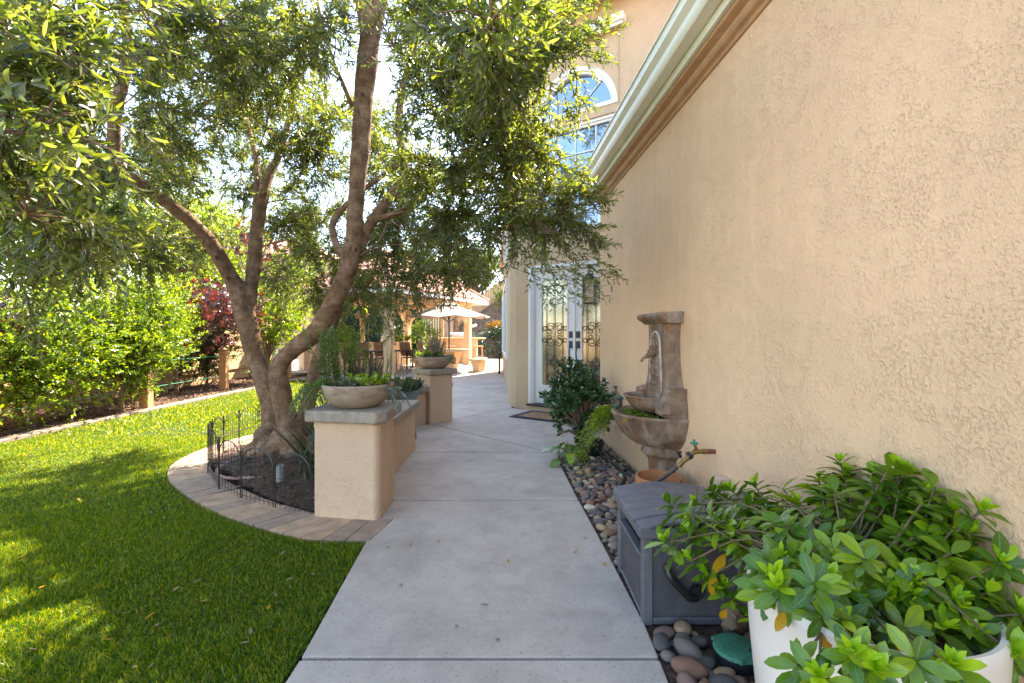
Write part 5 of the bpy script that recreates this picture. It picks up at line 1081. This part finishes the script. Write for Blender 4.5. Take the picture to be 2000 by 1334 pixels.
# a second, deeper layer behind the visible tips
deep = tips[rng.integers(0, len(tips), 150)]; q_ = rng.uniform(.5, .95, 150)[:, None]; deep = deep * q_ + np.array([PT[0] - .02, PT[1] + .15, .66]) * (1 - q_) + rng.normal(0, .04, (150, 3)); deep[:, 0] = np.minimum(deep[:, 0], wallx(deep[:, 1]) - .05); deep[:, 2] = np.maximum(deep[:, 2], .60)
dpy = 653 + 900 * (1.3 - deep[:, 2]) / deep[:, 1]; deep = deep[dpy < 1150]
root = np.array([PT[0], PT[1] + .02, .57])
def rosette(lb, p, d, n, L, W, a0, a1, s=0., lod=2):
    d = nrm(np.array([d], float))[0]; k_ = np.arange(n); an = np.radians(a0 + (a1 - a0) * k_ / max(1, n - 1) + rng.uniform(-8, 8, n)); Dd = np.tile(d, (n, 1)); Rd = perp(Dd, k_ * 2.4 + rng.uniform(0, 6)); D = Dd * np.cos(an)[:, None] + Rd * np.sin(an)[:, None]
    N = Dd * .9 - Rd * .25 + rdir(n) * .15; sz = rng.uniform(.6, 1.2, n)
    lb.leaves(p - Dd * (s * k_ / n)[:, None] if s else np.tile(p, (n, 1)), D, N, L * sz, W * sz, lod, rng.uniform(.05, .28), .22, .58)
GO = np.array((PT[0], PT[1], .57)); tips = tips - GO; deep = deep - GO; root = root - GO
for i, p in enumerate(np.concatenate([tips, deep])):
    out = p - root; d = nrm(np.array([out * [.8, .8, .5] + [-.12, -.16, .34] + rng.normal(0, .10, 3)]))[0]
    if p[2] < -.05: d = nrm(np.array([d + [0, -.3, .2]]))[0]
    j0 = root + np.array([rng.uniform(-.12, .12), rng.uniform(-.12, .12), 0]); mid1 = j0 * .5 + p * .5 + [0, 0, -.02 if p[2] > .0 else .12]
    m.tube([Vector(q_) for q_ in cr([j0, mid1, p], 4)], [.006] * 4 + [.0035] * 5, 5, cap=False)
    LL = .082 if i < len(tips) else .078
    LL *= min(1, .22 + .55 * (p[1] + GO[1])); rosette(lb, p, d, 8, LL, LL * .42, 55, 90, .03)
    rosette(lb, p - d * .03, d, 7, LL * 1.08, LL * .44, 75, 110, .05)
    if i < len(tips) and i % 5 != 4: dy = nrm(np.array([d + [0, 0, .7]]))[0]; rosette(yl, p + dy * .006, dy, 7, .042, .014, 8, 34); rosette(yl, p + dy * .004, dy, 3, .055, .024, 24, 48)
for k_ in range(26):
    p = tips[rng.integers(0, len(tips))] + rng.normal(0, .02, 3) - [0, 0, .05]; d = nrm(np.array([p - root]))[0]; ye.leaves([p], [d + [0, -.4, -.7]], [(0, -.6, .6)], .055, .026, 2, .3, .2, .55)
ye.leaves([np.array(at(1392, 1120, 1.72)) - GO] * 2, [(.0, -.1, -1), (.5, -.1, .8)], [(0, -1, .2)] * 2, .085, .04, 2, .15, .2, .5)
m.build('stems', M['stem'], gd, smooth=True, fix=False); lb.build('leaves', M['gard'], gd); yl.build('new_leaves', M['young'], gd); ye.build('yellow_leaves', M['yellow'], gd)

# ---------------------------------------------------------------- fallen leaves
kinds = [('dry', 'pale dry'), ('yellow', 'yellow'), ('dry', 'brown curled')]
for i in range(64):
    if i < 26: px, py = rng.uniform(640, 1250), rng.uniform(860, 1290); z = .004
    else: px, py = rng.uniform(20, 620), rng.uniform(900, 1320); z = .012
    p = gr(px, py)
    if i < 26 and not (-.85 < p.x < .52): continue
    if i >= 26 and not pip(np.array([p.x]), np.array([p.y]), lawn)[0]: continue
    kd = kinds[i % 3]; lb = LB(); a = rng.uniform(0, 6.28); lb.leaves([(0, 0, 0)], [(math.cos(a), math.sin(a), .05)], [(0.1, .1, 1)], rng.uniform(.018, .05), rng.uniform(.007, .018), 2, -.15, .35)
    o = lb.build('fallen_leaf', M[kd[0]]); o.location = (p.x, p.y, z); wh_ = 'on the concrete path' if i < 26 else 'on the shaded lawn'
    tag(o, kd[1] + ' fallen leaf lying ' + wh_, 'leaf', kd[1] + ' leaves ' + wh_)

# ---------------------------------------------------------------- patio: gazebo and furniture
GA = Vector((-3.95, 14.8, 0)); ge = Vector((2.05, 5.0, 0)).normalized(); gf = Vector((-ge.y, ge.x, 0)); GL, GW = 5.4, 3.1
gz = thing('gazebo', 'tan timber gazebo with clay tile hip roof on the sunlit patio', 'gazebo', tuple(GA), math.atan2(ge.y, ge.x))   # local x = long side, y = depth
for (x, y) in ((0, 0), (GL, 0), (0, GW), (GL, GW)):
    m = MB(); m.box(x - .13, x + .13, y - .13, y + .13, -.02, 2.42)
    m.box(x - .15, x + .15, y - .15, y + .15, -.02, .25); m.build('post', M['gazebo'], gz, bevel=.01)
    m = MB()
    for dx, dy in ((1 if x == 0 else -1, 0), (0, 1 if y == 0 else -1)):
        a = Vector((x + dx * .13, y + dy * .13, 1.75)); b = Vector((x + dx * .65, y + dy * .65, 2.32)); sd = Vector((dy, dx, 0)) * .06; up = Vector((0, 0, .14))
        m.add([a - sd, a + sd, b + sd, b - sd, a - sd + up, a + sd + up, b + sd + up, b - sd + up], [(0, 3, 2, 1), (4, 5, 6, 7), (0, 1, 5, 4), (1, 2, 6, 5), (2, 3, 7, 6), (3, 0, 4, 7)])
    m.build('brace', M['gazebo'], gz)
m = MB(); m.box(-.2, GL + .2, -.09, .09, 2.42, 2.62); m.box(-.2, GL + .2, GW - .09, GW + .09, 2.42, 2.62); m.box(-.09, .09, .1, GW - .1, 2.43, 2.61); m.box(GL - .09, GL + .09, .1, GW - .1, 2.43, 2.61); m.build('beam', M['gazebo'], gz, bevel=.008)
m = MB(); m.box(-.6, GL + .6, -.6, GW + .6, 2.63, 2.66); m.build('ceiling', M['soffit'], gz)
m = MB(); oo = .68
for a in ((-oo, GL + oo, -oo, -oo + .1), (-oo, GL + oo, GW + oo - .1, GW + oo), (-oo, -oo + .1, -oo + .1, GW + oo - .1), (GL + oo - .1, GL + oo, -oo + .1, GW + oo - .1)): m.box(*a, 2.58, 2.72)
m.build('gutter', M['white'], gz, bevel=.02)
m = MB(); nc = 8; rh = 1.55; cx0, cx1 = .5 * GW + .2, GL - .5 * GW - .2
for i in range(nc):
    f0, f1 = i / nc, (i + 1) / nc + .02
    def rc(f, z): 
        x0 = -oo + (cx0 + oo) * f; x1 = GL + oo - (GL + oo - cx1) * f; y0 = -oo + (GW / 2 + oo) * f; y1 = GW + oo - (GW / 2 + oo) * f; return [(x0, y0, z), (x1, y0, z), (x1, y1, z), (x0, y1, z)]
    za = 2.74 + rh * f0 + .035; zb = 2.74 + rh * min(1, f1); fB = min(1, f1)
    m.add(rc(f0, za - .06) + rc(f0, za) + rc(fB, zb), [(j, (j + 1) % 4, 4 + (j + 1) % 4, 4 + j) for j in range(4)] + [(4 + j, 4 + (j + 1) % 4, 8 + (j + 1) % 4, 8 + j) for j in range(4)])
m.build('roof', M['tile'], gz)
m = MB()
for (a, b) in (((-oo, -oo, 2.78), (cx0, GW / 2, 2.82 + rh)), ((GL + oo, -oo, 2.78), (cx1, GW / 2, 2.82 + rh)), ((cx0, GW / 2, 2.82 + rh), (cx1, GW / 2, 2.82 + rh)), ((-oo, GW + oo, 2.78), (cx0, GW / 2, 2.82 + rh)), ((GL + oo, GW + oo, 2.78), (cx1, GW / 2, 2.82 + rh))):
    m.tube([a, b], .07, 8)
m.build('ridge_tiles', M['tile'], gz)
m = MB()
for k_ in range(3):
    m.tube([(GL - .02 - .0 * k_, -.02, 1.6 + k_ * .02)] * 1 + [(GL + .1 + k_ * .06, -.2 - k_ * .07, 1.68)], .012, 5)
m.ico((GL + .12, -.22, 1.66), .06, 2); m.ico((GL + .25, -.25, 1.7), .055, 2); m.ico((GL - .05, -.24, 1.65), .05, 2); m.build('spotlight', M['white'], gz, smooth=True)
def gl2(x, y, z=0): return GA + ge * x + gf * y + Vector((0, 0, z))
for i, (x, lab) in enumerate([(.0, 'metal lantern on the near gazebo post'), (GL, 'small lantern on the far right gazebo post')]):
    t = thing('post_lantern', lab, 'lantern', tuple(gl2(x + .28, -.02, 1.78))); m = MB()
    for sx in (-1, 1):
        for sy in (-1, 1): m.box(sx * .07 - .008, sx * .07 + .008, sy * .07 - .008, sy * .07 + .008, 0, .26)
    m.box(-.09, .09, -.09, .09, -.02, 0); m.lathe([(.12, .26), (.06, .34), (.02, .38), (0, .40)], 10); m.tube([(-.14, -.05, .3), (0, 0, .4)], .01, 5); m.build('frame', M['bronze'], t); m = MB(); m.tube([(0, 0, .01), (0, 0, .2)], .035, 10); m.build('candle', M['white'], t)
m = MB(); bl = []
for i in range(13):
    u = i / 12; p = gl2(u * GL, -.12, 2.40 - .06 * math.sin(u * 3.14 * 4) ** 2); bl.append(p)
t = thing('string_lights', 'string of clear bulbs hanging under the gazebo eave', 'string lights', (0, 0, 0)); m.tube(bl, .008, 4); m.build('cable', M['black'], t)
for p in bl[1:-1]: m = MB(); m.lathe([(0, -.13), (.03, -.11), (.035, -.08), (.015, -.04), (0, -.03)], 8, c=tuple(p)); m.build('bulb', M['white'], t, smooth=True)
# counters under and beside the gazebo
ct = thing('stucco_counter', 'long low stucco counter inside the gazebo behind the chairs', 'counter', (0, 0, 0)); a = gl2(.4, GW - .5); b = gl2(GL + .5, GW - .5)
def seg_box(m, a, b, wd, z0, z1):
    e = (b - a).normalized(); s_ = Vector((-e.y, e.x, 0)) * wd / 2; m.prism([(a - s_)[:2], (b - s_)[:2], (b + s_)[:2], (a + s_)[:2]], z0, z1)
A1 = Vector((-7.6, 16.6, 0)); B1 = Vector((-4.6, 19.9, 0)); m = MB(); seg_box(m, A1, B1, .5, 0, .93); m.build('base', M['stucco_pillar'], ct, bevel=.01); m = MB(); seg_box(m, A1 - Vector((.1, .1, 0)), B1 + Vector((.1, .1, 0)), .62, .932, .98); m.build('top', M['sandstone'], ct, bevel=.01)
ct = thing('bar_counter', 'raised stone topped bar counter at the right of the gazebo', 'bar', (0, 0, 0)); A2 = Vector((-3.3, 21.2, 0)); B2 = Vector((-1.6, 21.2, 0)); m = MB(); seg_box(m, A2, B2, .5, 0, 1.08); m.build('base', M['stucco_pillar'], ct, bevel=.01); m = MB(); seg_box(m, A2 - Vector((.1, 0, 0)), B2 + Vector((.35, 0, 0)), .75, 1.082, 1.15); m.build('top', M['sandstone'], ct, bevel=.015)
t = thing('gas_grill', 'stainless gas grill with rounded hood behind the bar counter', 'grill', (-2.45, 21.7, .95)); m = MB(); m.box(-.45, .45, -.25, .25, -.9, .18); m.build('cabinet', M['steel'], t, bevel=.01); m = MB(); vs = []
for x in (-.45, .45):
    for a_ in np.linspace(0, math.pi, 12): vs.append((x, -.25 * math.cos(a_), .19 + .26 * math.sin(a_)))
m.add(vs, [(i, i + 1, 13 + i, 12 + i) for i in range(11)] + [tuple(range(12)), tuple(range(23, 11, -1))]); m.build('hood', M['steel'], t, smooth='auto'); m = MB(); m.tube([(-.35, -.29, .28), (.35, -.29, .28)], .014, 6); m.build('handle', M['steel'], t)
# stone table, benches, umbrella
TC = (-2.20, 16.4)
t = thing('stone_table', 'round stone topped patio table under the open umbrella', 'table', (*TC, 0)); m = MB(); m.lathe([(0, 0), (.30, 0), (.26, .1), (.34, .45), (.42, .68), (0, .68)], 6); m.build('pedestal', M['sandstone'], t, bevel=.01); m = MB(); m.lathe([(.03, .682), (.72, .682), (.75, .70), (.75, .74), (.72, .765), (.03, .765)], 36); m.build('table_top', M['sandstone'], t, smooth='auto')
for i, (an, lab) in enumerate([(-.12, 'curved stone bench at the right of the round patio table'), (2.6, 'stone bench behind the left of the round patio table'), (-2.4, 'stone bench on the near left side of the patio table')]):
    t = thing('stone_bench', lab, 'bench', (*TC, 0), an, 'stone benches round the patio table'); m = MB(); vs = []
    for z in (.38, .46):
        for r in (.88, 1.32):
            for a_ in np.linspace(-.52, .52, 9): vs.append((r * math.cos(a_), r * math.sin(a_), z))
    f = []
    for j in range(8): f += [(j, j + 1, 9 + j + 1, 9 + j), (18 + j, 27 + j, 27 + j + 1, 18 + j + 1), (j, 18 + j, 19 + j, j + 1), (9 + j, 10 + j, 28 + j, 27 + j)]
    f += [(0, 9, 27, 18), (8, 26, 35, 17)]; m.add(vs, f); m.build('seat', M['sandstone'], t, bevel=.01)
    for a_ in (-.3, .3):
        m = MB(); c_ = Vector((1.10 * math.cos(a_), 1.10 * math.sin(a_), 0)); e1 = Vector((math.cos(a_), math.sin(a_), 0)); e2 = Vector((-e1.y, e1.x, 0)); vs = []
        for z, q_ in ((0, .11), (.378, .17)): vs += [c_ + e1 * sx * q_ + e2 * sy * q_ + Vector((0, 0, z)) for sx, sy in ((-1, -1), (1, -1), (1, 1), (-1, 1))]
        m.add(vs, [(3, 2, 1, 0), (4, 5, 6, 7)] + [(j, (j + 1) % 4, 4 + (j + 1) % 4, 4 + j) for j in range(4)]); m.build('leg', M['sandstone'], t, bevel=.01)
um = thing('patio_umbrella', 'open cream market umbrella over the round stone table', 'umbrella', (TC[0] - .04, TC[1], 0)); m = MB(); m.tube([(0, 0, 0), (0, 0, 2.5)], .025, 10); m.build('pole', M['bronze'], um); m = MB(); nr = 8; zt, ze, rr_ = 2.46, 1.93, 1.5
def can(f0, f1, z0, z1, off=0):
    vs = []; ns = 6
    for k_ in range(nr):
        a0 = 2 * math.pi * (k_ + .35) / nr; a1 = 2 * math.pi * (k_ + 1.35) / nr
        for j in range(ns + 1):
            f = f0 + (f1 - f0) * j / ns; z = z0 + (z1 - z0) * (j / ns) ** .92
            p0 = Vector((rr_ * f * math.cos(a0), rr_ * f * math.sin(a0), z)); p1 = Vector((rr_ * f * math.cos(a1), rr_ * f * math.sin(a1), z)); pm_ = (p0 + p1) / 2 * .985 - Vector((0, 0, .03 * f)) + Vector((0, 0, 0)); vs += [p0, pm_, p1]
    fs = []
    for k_ in range(nr):
        for j in range(ns): b_ = k_ * (ns + 1) * 3 + j * 3; fs += [(b_, b_ + 1, b_ + 4, b_ + 3), (b_ + 1, b_ + 2, b_ + 5, b_ + 4)]
    return vs, fs
m.add(*can(.16, 1., zt - .10, ze)); m.add(*can(.02, .24, zt + .03, zt - .10))
co_ = m.build('canopy', M['canvas'], um, fix=False); so2 = co_.modifiers.new('solid', 'SOLIDIFY'); so2.thickness = .004
for k_ in range(nr):
    a0 = 2 * math.pi * (k_ + .35) / nr; m = MB(); m.tube([(.02, 0, zt - .03), (rr_ * .99, 0, ze - .012)], .009, 4); m.tube([(.03, 0, 1.75), (rr_ * .5, 0, (zt + ze) / 2 - .05)], .008, 4); o = m.build('rib', M['bronze'], um); o.rotation_euler = (0, 0, a0)
m = MB(); m.ico((0, 0, 2.52), .03, 2); m.build('finial', M['bronze'], um)
cu = thing('closed_umbrella', 'furled pale umbrella standing behind the bar counter', 'umbrella', (-3.1, 22.6, 0)); m = MB(); m.tube([(0, 0, 0), (0, 0, 2.6)], .03, 8); m.build('pole', M['bronze'], cu); m = MB(); pr = [(.02, 2.6), (.08, 2.5), (.13, 2.0), (.17, 1.5), (.2, 1.15), (.17, 1.13)]; vs = []; sg = 24
for r, z in pr:
    for k_ in range(sg): vs.append((r * (1 + (.22 if k_ % 3 == 0 else -.1)) * math.cos(k_ / sg * 6.283), r * (1 + (.22 if k_ % 3 == 0 else -.1)) * math.sin(k_ / sg * 6.283), z))
m.add(vs, [(i * sg + k_, i * sg + (k_ + 1) % sg, (i + 1) * sg + (k_ + 1) % sg, (i + 1) * sg + k_) for i in range(len(pr) - 1) for k_ in range(sg)]); m.build('canopy', M['canvas'], cu)
def stool(x, y, lab):
    t = thing('bar_stool', lab, 'bar stool', (x, y, 0), group='wooden bar stools')
    m = MB(); m.box(-.21, .21, -.18, .18, .74, .79); m.build('seat', M['wood_post'], t, bevel=.01)
    for sx in (-1, 1):
        for sy in (-1, 1): m = MB(); m.tube([(sx * .17, sy * .14, .74), (sx * .20, sy * .17, 0)], .024, 4); m.build('leg', M['wood_post'], t)
    m = MB()
    for sy in (-1, 1): m.box(-.18, .18, sy * .155 - .015, sy * .155 + .015, .28, .31)
    for sx in (-1, 1): m.box(sx * .185 - .015, sx * .185 + .015, -.138, .138, .33, .36)
    m.build('rung', M['wood_post'], t)
stool(-1.50, 20.4, 'wooden bar stool standing right of the gazebo post'); stool(-2.75, 20.4, 'wooden bar stool behind the stone table, left of the gazebo post')
labs = ['brown sling chair at the near end of the gazebo dining set', 'brown sling chair just left of the near gazebo post', 'brown sling chair just right of the near gazebo post', 'brown sling chair farthest right in the gazebo']
for i, (x, y, rz) in enumerate([(-5.15, 15.9, .5), (-4.55, 16.6, .9), (-3.75, 17.2, 2.6), (-3.25, 16.6, 3.6)]):
    t = thing('patio_chair', labs[i], 'chair', (x, y, 0), rz, 'brown patio chairs'); m = MB(); m.box(-.26, .26, -.25, .25, .42, .46); m.build('seat', M['brownfab'], t, bevel=.01)
    m = MB(); m.add([(-.26, .24, .5), (.26, .24, .5), (.26, .36, 1.02), (-.26, .36, 1.02), (-.26, .27, .5), (.26, .27, .5), (.26, .39, 1.02), (-.26, .39, 1.02)], [(0, 1, 2, 3), (7, 6, 5, 4), (0, 4, 5, 1), (1, 5, 6, 2), (2, 6, 7, 3), (3, 7, 4, 0)]); m.build('backrest', M['brownfab'], t, bevel=.012)
    for sx in (-1, 1):
        m = MB(); m.tube([(sx * .28, -.24, 0), (sx * .28, -.24, .64), (sx * .28, .2, .66), (sx * .28, .3, .6)], .018, 6); m.build('arm', M['bronze'], t)
        m = MB(); m.tube([(sx * .28, .22, .44), (sx * .27, .28, 0)], .018, 6); m.build('leg', M['bronze'], t)
t = thing('dining_table', 'dark dining table among the brown patio chairs', 'table', (-4.3, 16.2, 0), .5); m = MB(); m.box(-.8, .8, -.45, .45, .70, .74); m.build('table_top', M['bronze'], t, bevel=.01)
for sx in (-1, 1):
    for sy in (-1, 1): m = MB(); m.tube([(sx * .72, sy * .38, .7), (sx * .72, sy * .38, 0)], .03, 6); m.build('leg', M['bronze'], t)
# rabbit-ear ornament, small things on the counter
t = thing('white_ornament', 'small white rabbit shaped ornament on the gazebo counter', 'ornament', (-5.35, 19.05, .98)); m = MB(); m.ico((0, 0, .09), .09, 2, (1, .8, 1)); m.ico((0, 0, .22), .055, 2); m.ico((-.03, 0, .32), .02, 2, (.8, .6, 3)); m.ico((.03, 0, .32), .02, 2, (.8, .6, 3)); m.build('figure', M['white'], t, smooth=True)
plant('potted_plant', 'leafy potted plant on the gazebo counter left of the near post', 'plant', (-4.95, 19.5, .98), 14, .06, .35, 10, .16, .05, 'jade_y', tilt=.4, droop=.2)
plant('potted_plant', 'leafy potted plant on the counter right of the near gazebo post', 'plant', (-4.55, 19.9, .98), 14, .06, .4, 10, .18, .05, 'shrub_y', tilt=.4, droop=.2)
# back: ivy screen, palms, fences, hillside
for i, (x0, x1, y_, z1) in enumerate([(-11.8, -8.3, 26.6, 3.5), (-8.25, -5.2, 26.6, 3.4)]):
    t = thing('ivy_screen', ['left', 'right'][i] + ' half of the dark green ivy privacy screen behind the gazebo', 'privacy screen', ((x0 + x1) / 2, y_, 0), group='ivy screens'); m = MB(); hw = (x1 - x0) / 2; m.box(-hw, hw, 0, .06, .4, z1)
    m.box(-hw, -hw + .08, .061, .14, 0, z1); m.box(hw - .08, hw, .061, .14, 0, z1); m.build('panel', plain('dark_backing', (.008, .03, .022), .9), t); lb = LB(); n = 5200; P = np.stack([rng.uniform(-hw, hw, n), rng.uniform(-.06, 0, n), rng.uniform(.4, z1, n)], 1); lb.leaves(P, rdir(n) * [1, .5, 1], rdir(n) + [0, -1, 0], .11, .07, 0, .1, .2); lb.build('leaves', M['hedge'], t)
for (x, y, lab) in ((-8.0, 24.5, 'small palm with tan trunk and dead frond skirt behind the gazebo'), (-3.95, 25.5, 'second slim palm trunk behind the gazebo counter')):
    t = thing('palm_tree', lab, 'palm', (x, y, 0)); m = MB(); m.tube(cr([(0, 0, 0), (.05, 0, 1.2), (0, 0, 2.7)], 5), [.17, .15, .14, .13, .13, .12, .12, .12, .12, .12, .13], 9); m.build('trunk', M['wood_post'], t, smooth=True); lb = LB()
    n = 40; a = rng.uniform(0, 6.28, n); lb.leaves(np.tile([0., 0, 2.6], (n, 1)), np.stack([np.cos(a), np.sin(a), rng.uniform(-1.2, -.3, n)], 1), np.stack([np.cos(a), np.sin(a), np.ones(n)], 1), .55, .05, 1, .3); lb.build('dead_fronds', M['dry'], t)
    lb = LB(); n = 22; a = np.arange(n) * 2.4; lb.leaves(np.tile([0., 0, 2.75], (n, 1)), np.stack([np.cos(a), np.sin(a), rng.uniform(.1, 1.2, n)], 1), np.stack([-np.cos(a), -np.sin(a), np.ones(n)], 1), 1.1, .22, 2, .4); lb.build('crown', M['shrub'], t)
def board_fence(label, p0, p1, b0, b1, h0, h1):
    """vertical board fence from p0 to p1, bottom b0..b1, top h0..h1"""
    t = thing('board_fence', label, 'fence', (0, 0, 0)); m = MB(); a = Vector((*p0, 0)); b = Vector((*p1, 0)); L = (b - a).length; n = int(L / .16); e = (b - a) / L; nn = Vector((-e.y, e.x, 0)) * .012
    for i in range(n):
        s0, s1 = i * L / n + .003, (i + 1) * L / n - .003; u = (i + .5) / n; z0 = b0 + (b1 - b0) * u; z1 = h0 + (h1 - h0) * u
        q0, q1 = a + e * s0, a + e * s1; m.prism([(q0 - nn)[:2], (q1 - nn)[:2], (q1 + nn)[:2], (q0 + nn)[:2]], z0, z1)
    m.build('boards', M['wood_fence'], t); m = MB(); a2 = a + Vector((0, 0, h0 + .002)); b2 = b + Vector((0, 0, h1 + .002)); m.sweep([(-.05, 0), (.05, 0), (.05, .05), (-.05, .05)], a2, b2); m.build('cap_rail', M['wood_fence'], t); return t
board_fence('tan board fence across the back, behind the bar counter', (-12.5, 27.6), (-2.9, 29.4), -.1, -.1, 3.0, 2.9)
board_fence('tan board fence climbing the slope at the back right', (-2.85, 29.4), (3.6, 30.8), 1.4, 6.0, 3.2, 8.0)
hg = MB(); nx, ny = 46, 40; vs = []; fs = []
def hz(x, y):
    u = min(1, max(0, (y - 25.2) / 5)); s_ = max(0, (x + 4.6)) * .62
    return -.02 + min(u * 1.6, 1.9) * min(1, max(0, (x + 4.8) / 1.5)) + s_ * u * 1.0 + .16 * u * noise.noise(Vector((x * 1.3, y * 1.3, 0))) + max(0, y - 30) * .1
for j in range(ny + 1):
    for i in range(nx + 1): x = -5 + i * .4; y = 25.2 + j * .35; vs.append((x, y, hz(x, y)))
for j in range(ny):
    for i in range(nx): a_ = j * (nx + 1) + i; fs.append((a_, a_ + 1, a_ + nx + 2, a_ + nx + 1))
hg.add(vs, fs); tag(hg.build('hillside', plain('dry_slope', (.20, .13, .08), .95, .4, 5, .05, 12), smooth=True, fix=False), kind='structure')
lb = LB(); n = 5000; x = rng.uniform(-4.5, 3, n); y = rng.uniform(25.6, 31, n); P = np.array([(a, b, hz(a, b)) for a, b in zip(x, y)]); lb.leaves(P, rdir(n) * [1, 1, .5] + [0, 0, .3], rdir(n), .16 * rng.uniform(.4, 1.2, n), .05, 0, .2); tag(lb.build('slope_litter', M['dry']), 'dry twigs and leaf litter covering the bare slope', 'litter', kind='stuff')
hm = [('clipped_hedge', 'low dark green clipped hedge along the far right edge of the patio', 'hedge', (-.1, 25.0, 0), (-.1, 25.0, .5), (2.3, .45, .62), 'darkleaf', 900, .07), ('rounded_shrub', 'rounded dark green conifer shrub above the hedge', 'shrub', (-.6, 25.9, .2), (-.5, 25.9, 1.35), (1.1, .6, .55), 'darkleaf', 500, .08),
 ('orange_flowering_shrub', 'low shrub covered in orange yellow flowers on the slope', 'shrub', (-1.0, 26.6, .8), (-1.0, 26.6, 1.75), (.55, .45, .28), 'orange', 260, .07), ('blue_shrub', 'blue grey shrub left of the rounded conifer', 'shrub', (-2.0, 26.0, .2), (-1.75, 25.9, 1.05), (.45, .4, .3), 'blue', 200, .08), ('blue_shrub', 'blue green shrub on the slope above the orange flowers', 'shrub', (.1, 27.2, 1), (.0, 27.2, 2.3), (.8, .5, .6), 'blue', 300, .09),
 ('slope_shrub', 'sparse yellow green shrub high on the slope', 'shrub', (-.6, 28.6, 2), (-.6, 28.4, 3.6), (.7, .5, .7), 'shrub_y', 160, .12), ('patio_shrub', 'green shrub with pink flowers between the gazebo posts', 'shrub', (-4.7, 24.9, 0), (-4.7, 24.9, 1.3), (.9, .5, 1.1), 'shrub', 460, .09), ('patio_shrub', 'green shrub behind the gazebo counter at left', 'shrub', (-6.2, 24.9, 0), (-6.2, 24.9, 1.0), (1.0, .5, .9), 'darkleaf', 360, .10)]
for nm, lab, cat, base, c_, rad, mt, n_, LL in hm: shrub(nm, lab, cat, base, c_, rad, 40, n_, 10, LL, LL * .42, mt, lod=0, tl=.22, h0=.1, trunk=.03)
shrub('broadleaf_tree', 'bright lime green tree above the gazebo roof on the right', 'tree', (-2.6, 31.5, 1), (-2.6, 31.5, 5.6), (2.6, 1.8, 2.1), 60, 1300, 9, .17, .09, 'shrub_y', h0=2.0, lod=0, tl=.5, trunk=.18)
shrub('broadleaf_tree', 'darker tree rising at the top of the slope beside the house', 'tree', (1.6, 33, 4), (1.2, 33, 8.2), (3, 1.8, 2.6), 60, 1300, 9, .17, .08, 'shrub', h0=2.0, lod=0, tl=.5, trunk=.18)
shrub('broadleaf_tree', 'tall tree far behind the gazebo roof', 'tree', (-7.5, 33, 0), (-7.5, 33, 5.8), (3.4, 2, 3), 60, 1400, 9, .18, .08, 'shrub', h0=2.0, lod=0, tl=.5, trunk=.2)
m = MB(); m.tube([(-3.2, 26.0, 0), (-3.15, 26, 2), (-3.2, 26, 5)], [.16, .14, .12], 8); tag(m.build('bare_tree_trunk', M['bark'], smooth=True), 'dark bare tree trunk standing behind the grill', 'tree')
t = thing('path_light', 'short black path light against the far end of the house wall', 'path light', (-.42, 15.2, 0)); m = MB(); m.tube([(0, 0, 0), (0, 0, .62)], .035, 8); m.build('stake', M['black'], t); m = MB(); m.lathe([(0, .62), (.05, .62), (.05, .70), (0, .71)], 12); m.build('head', M['black'], t)
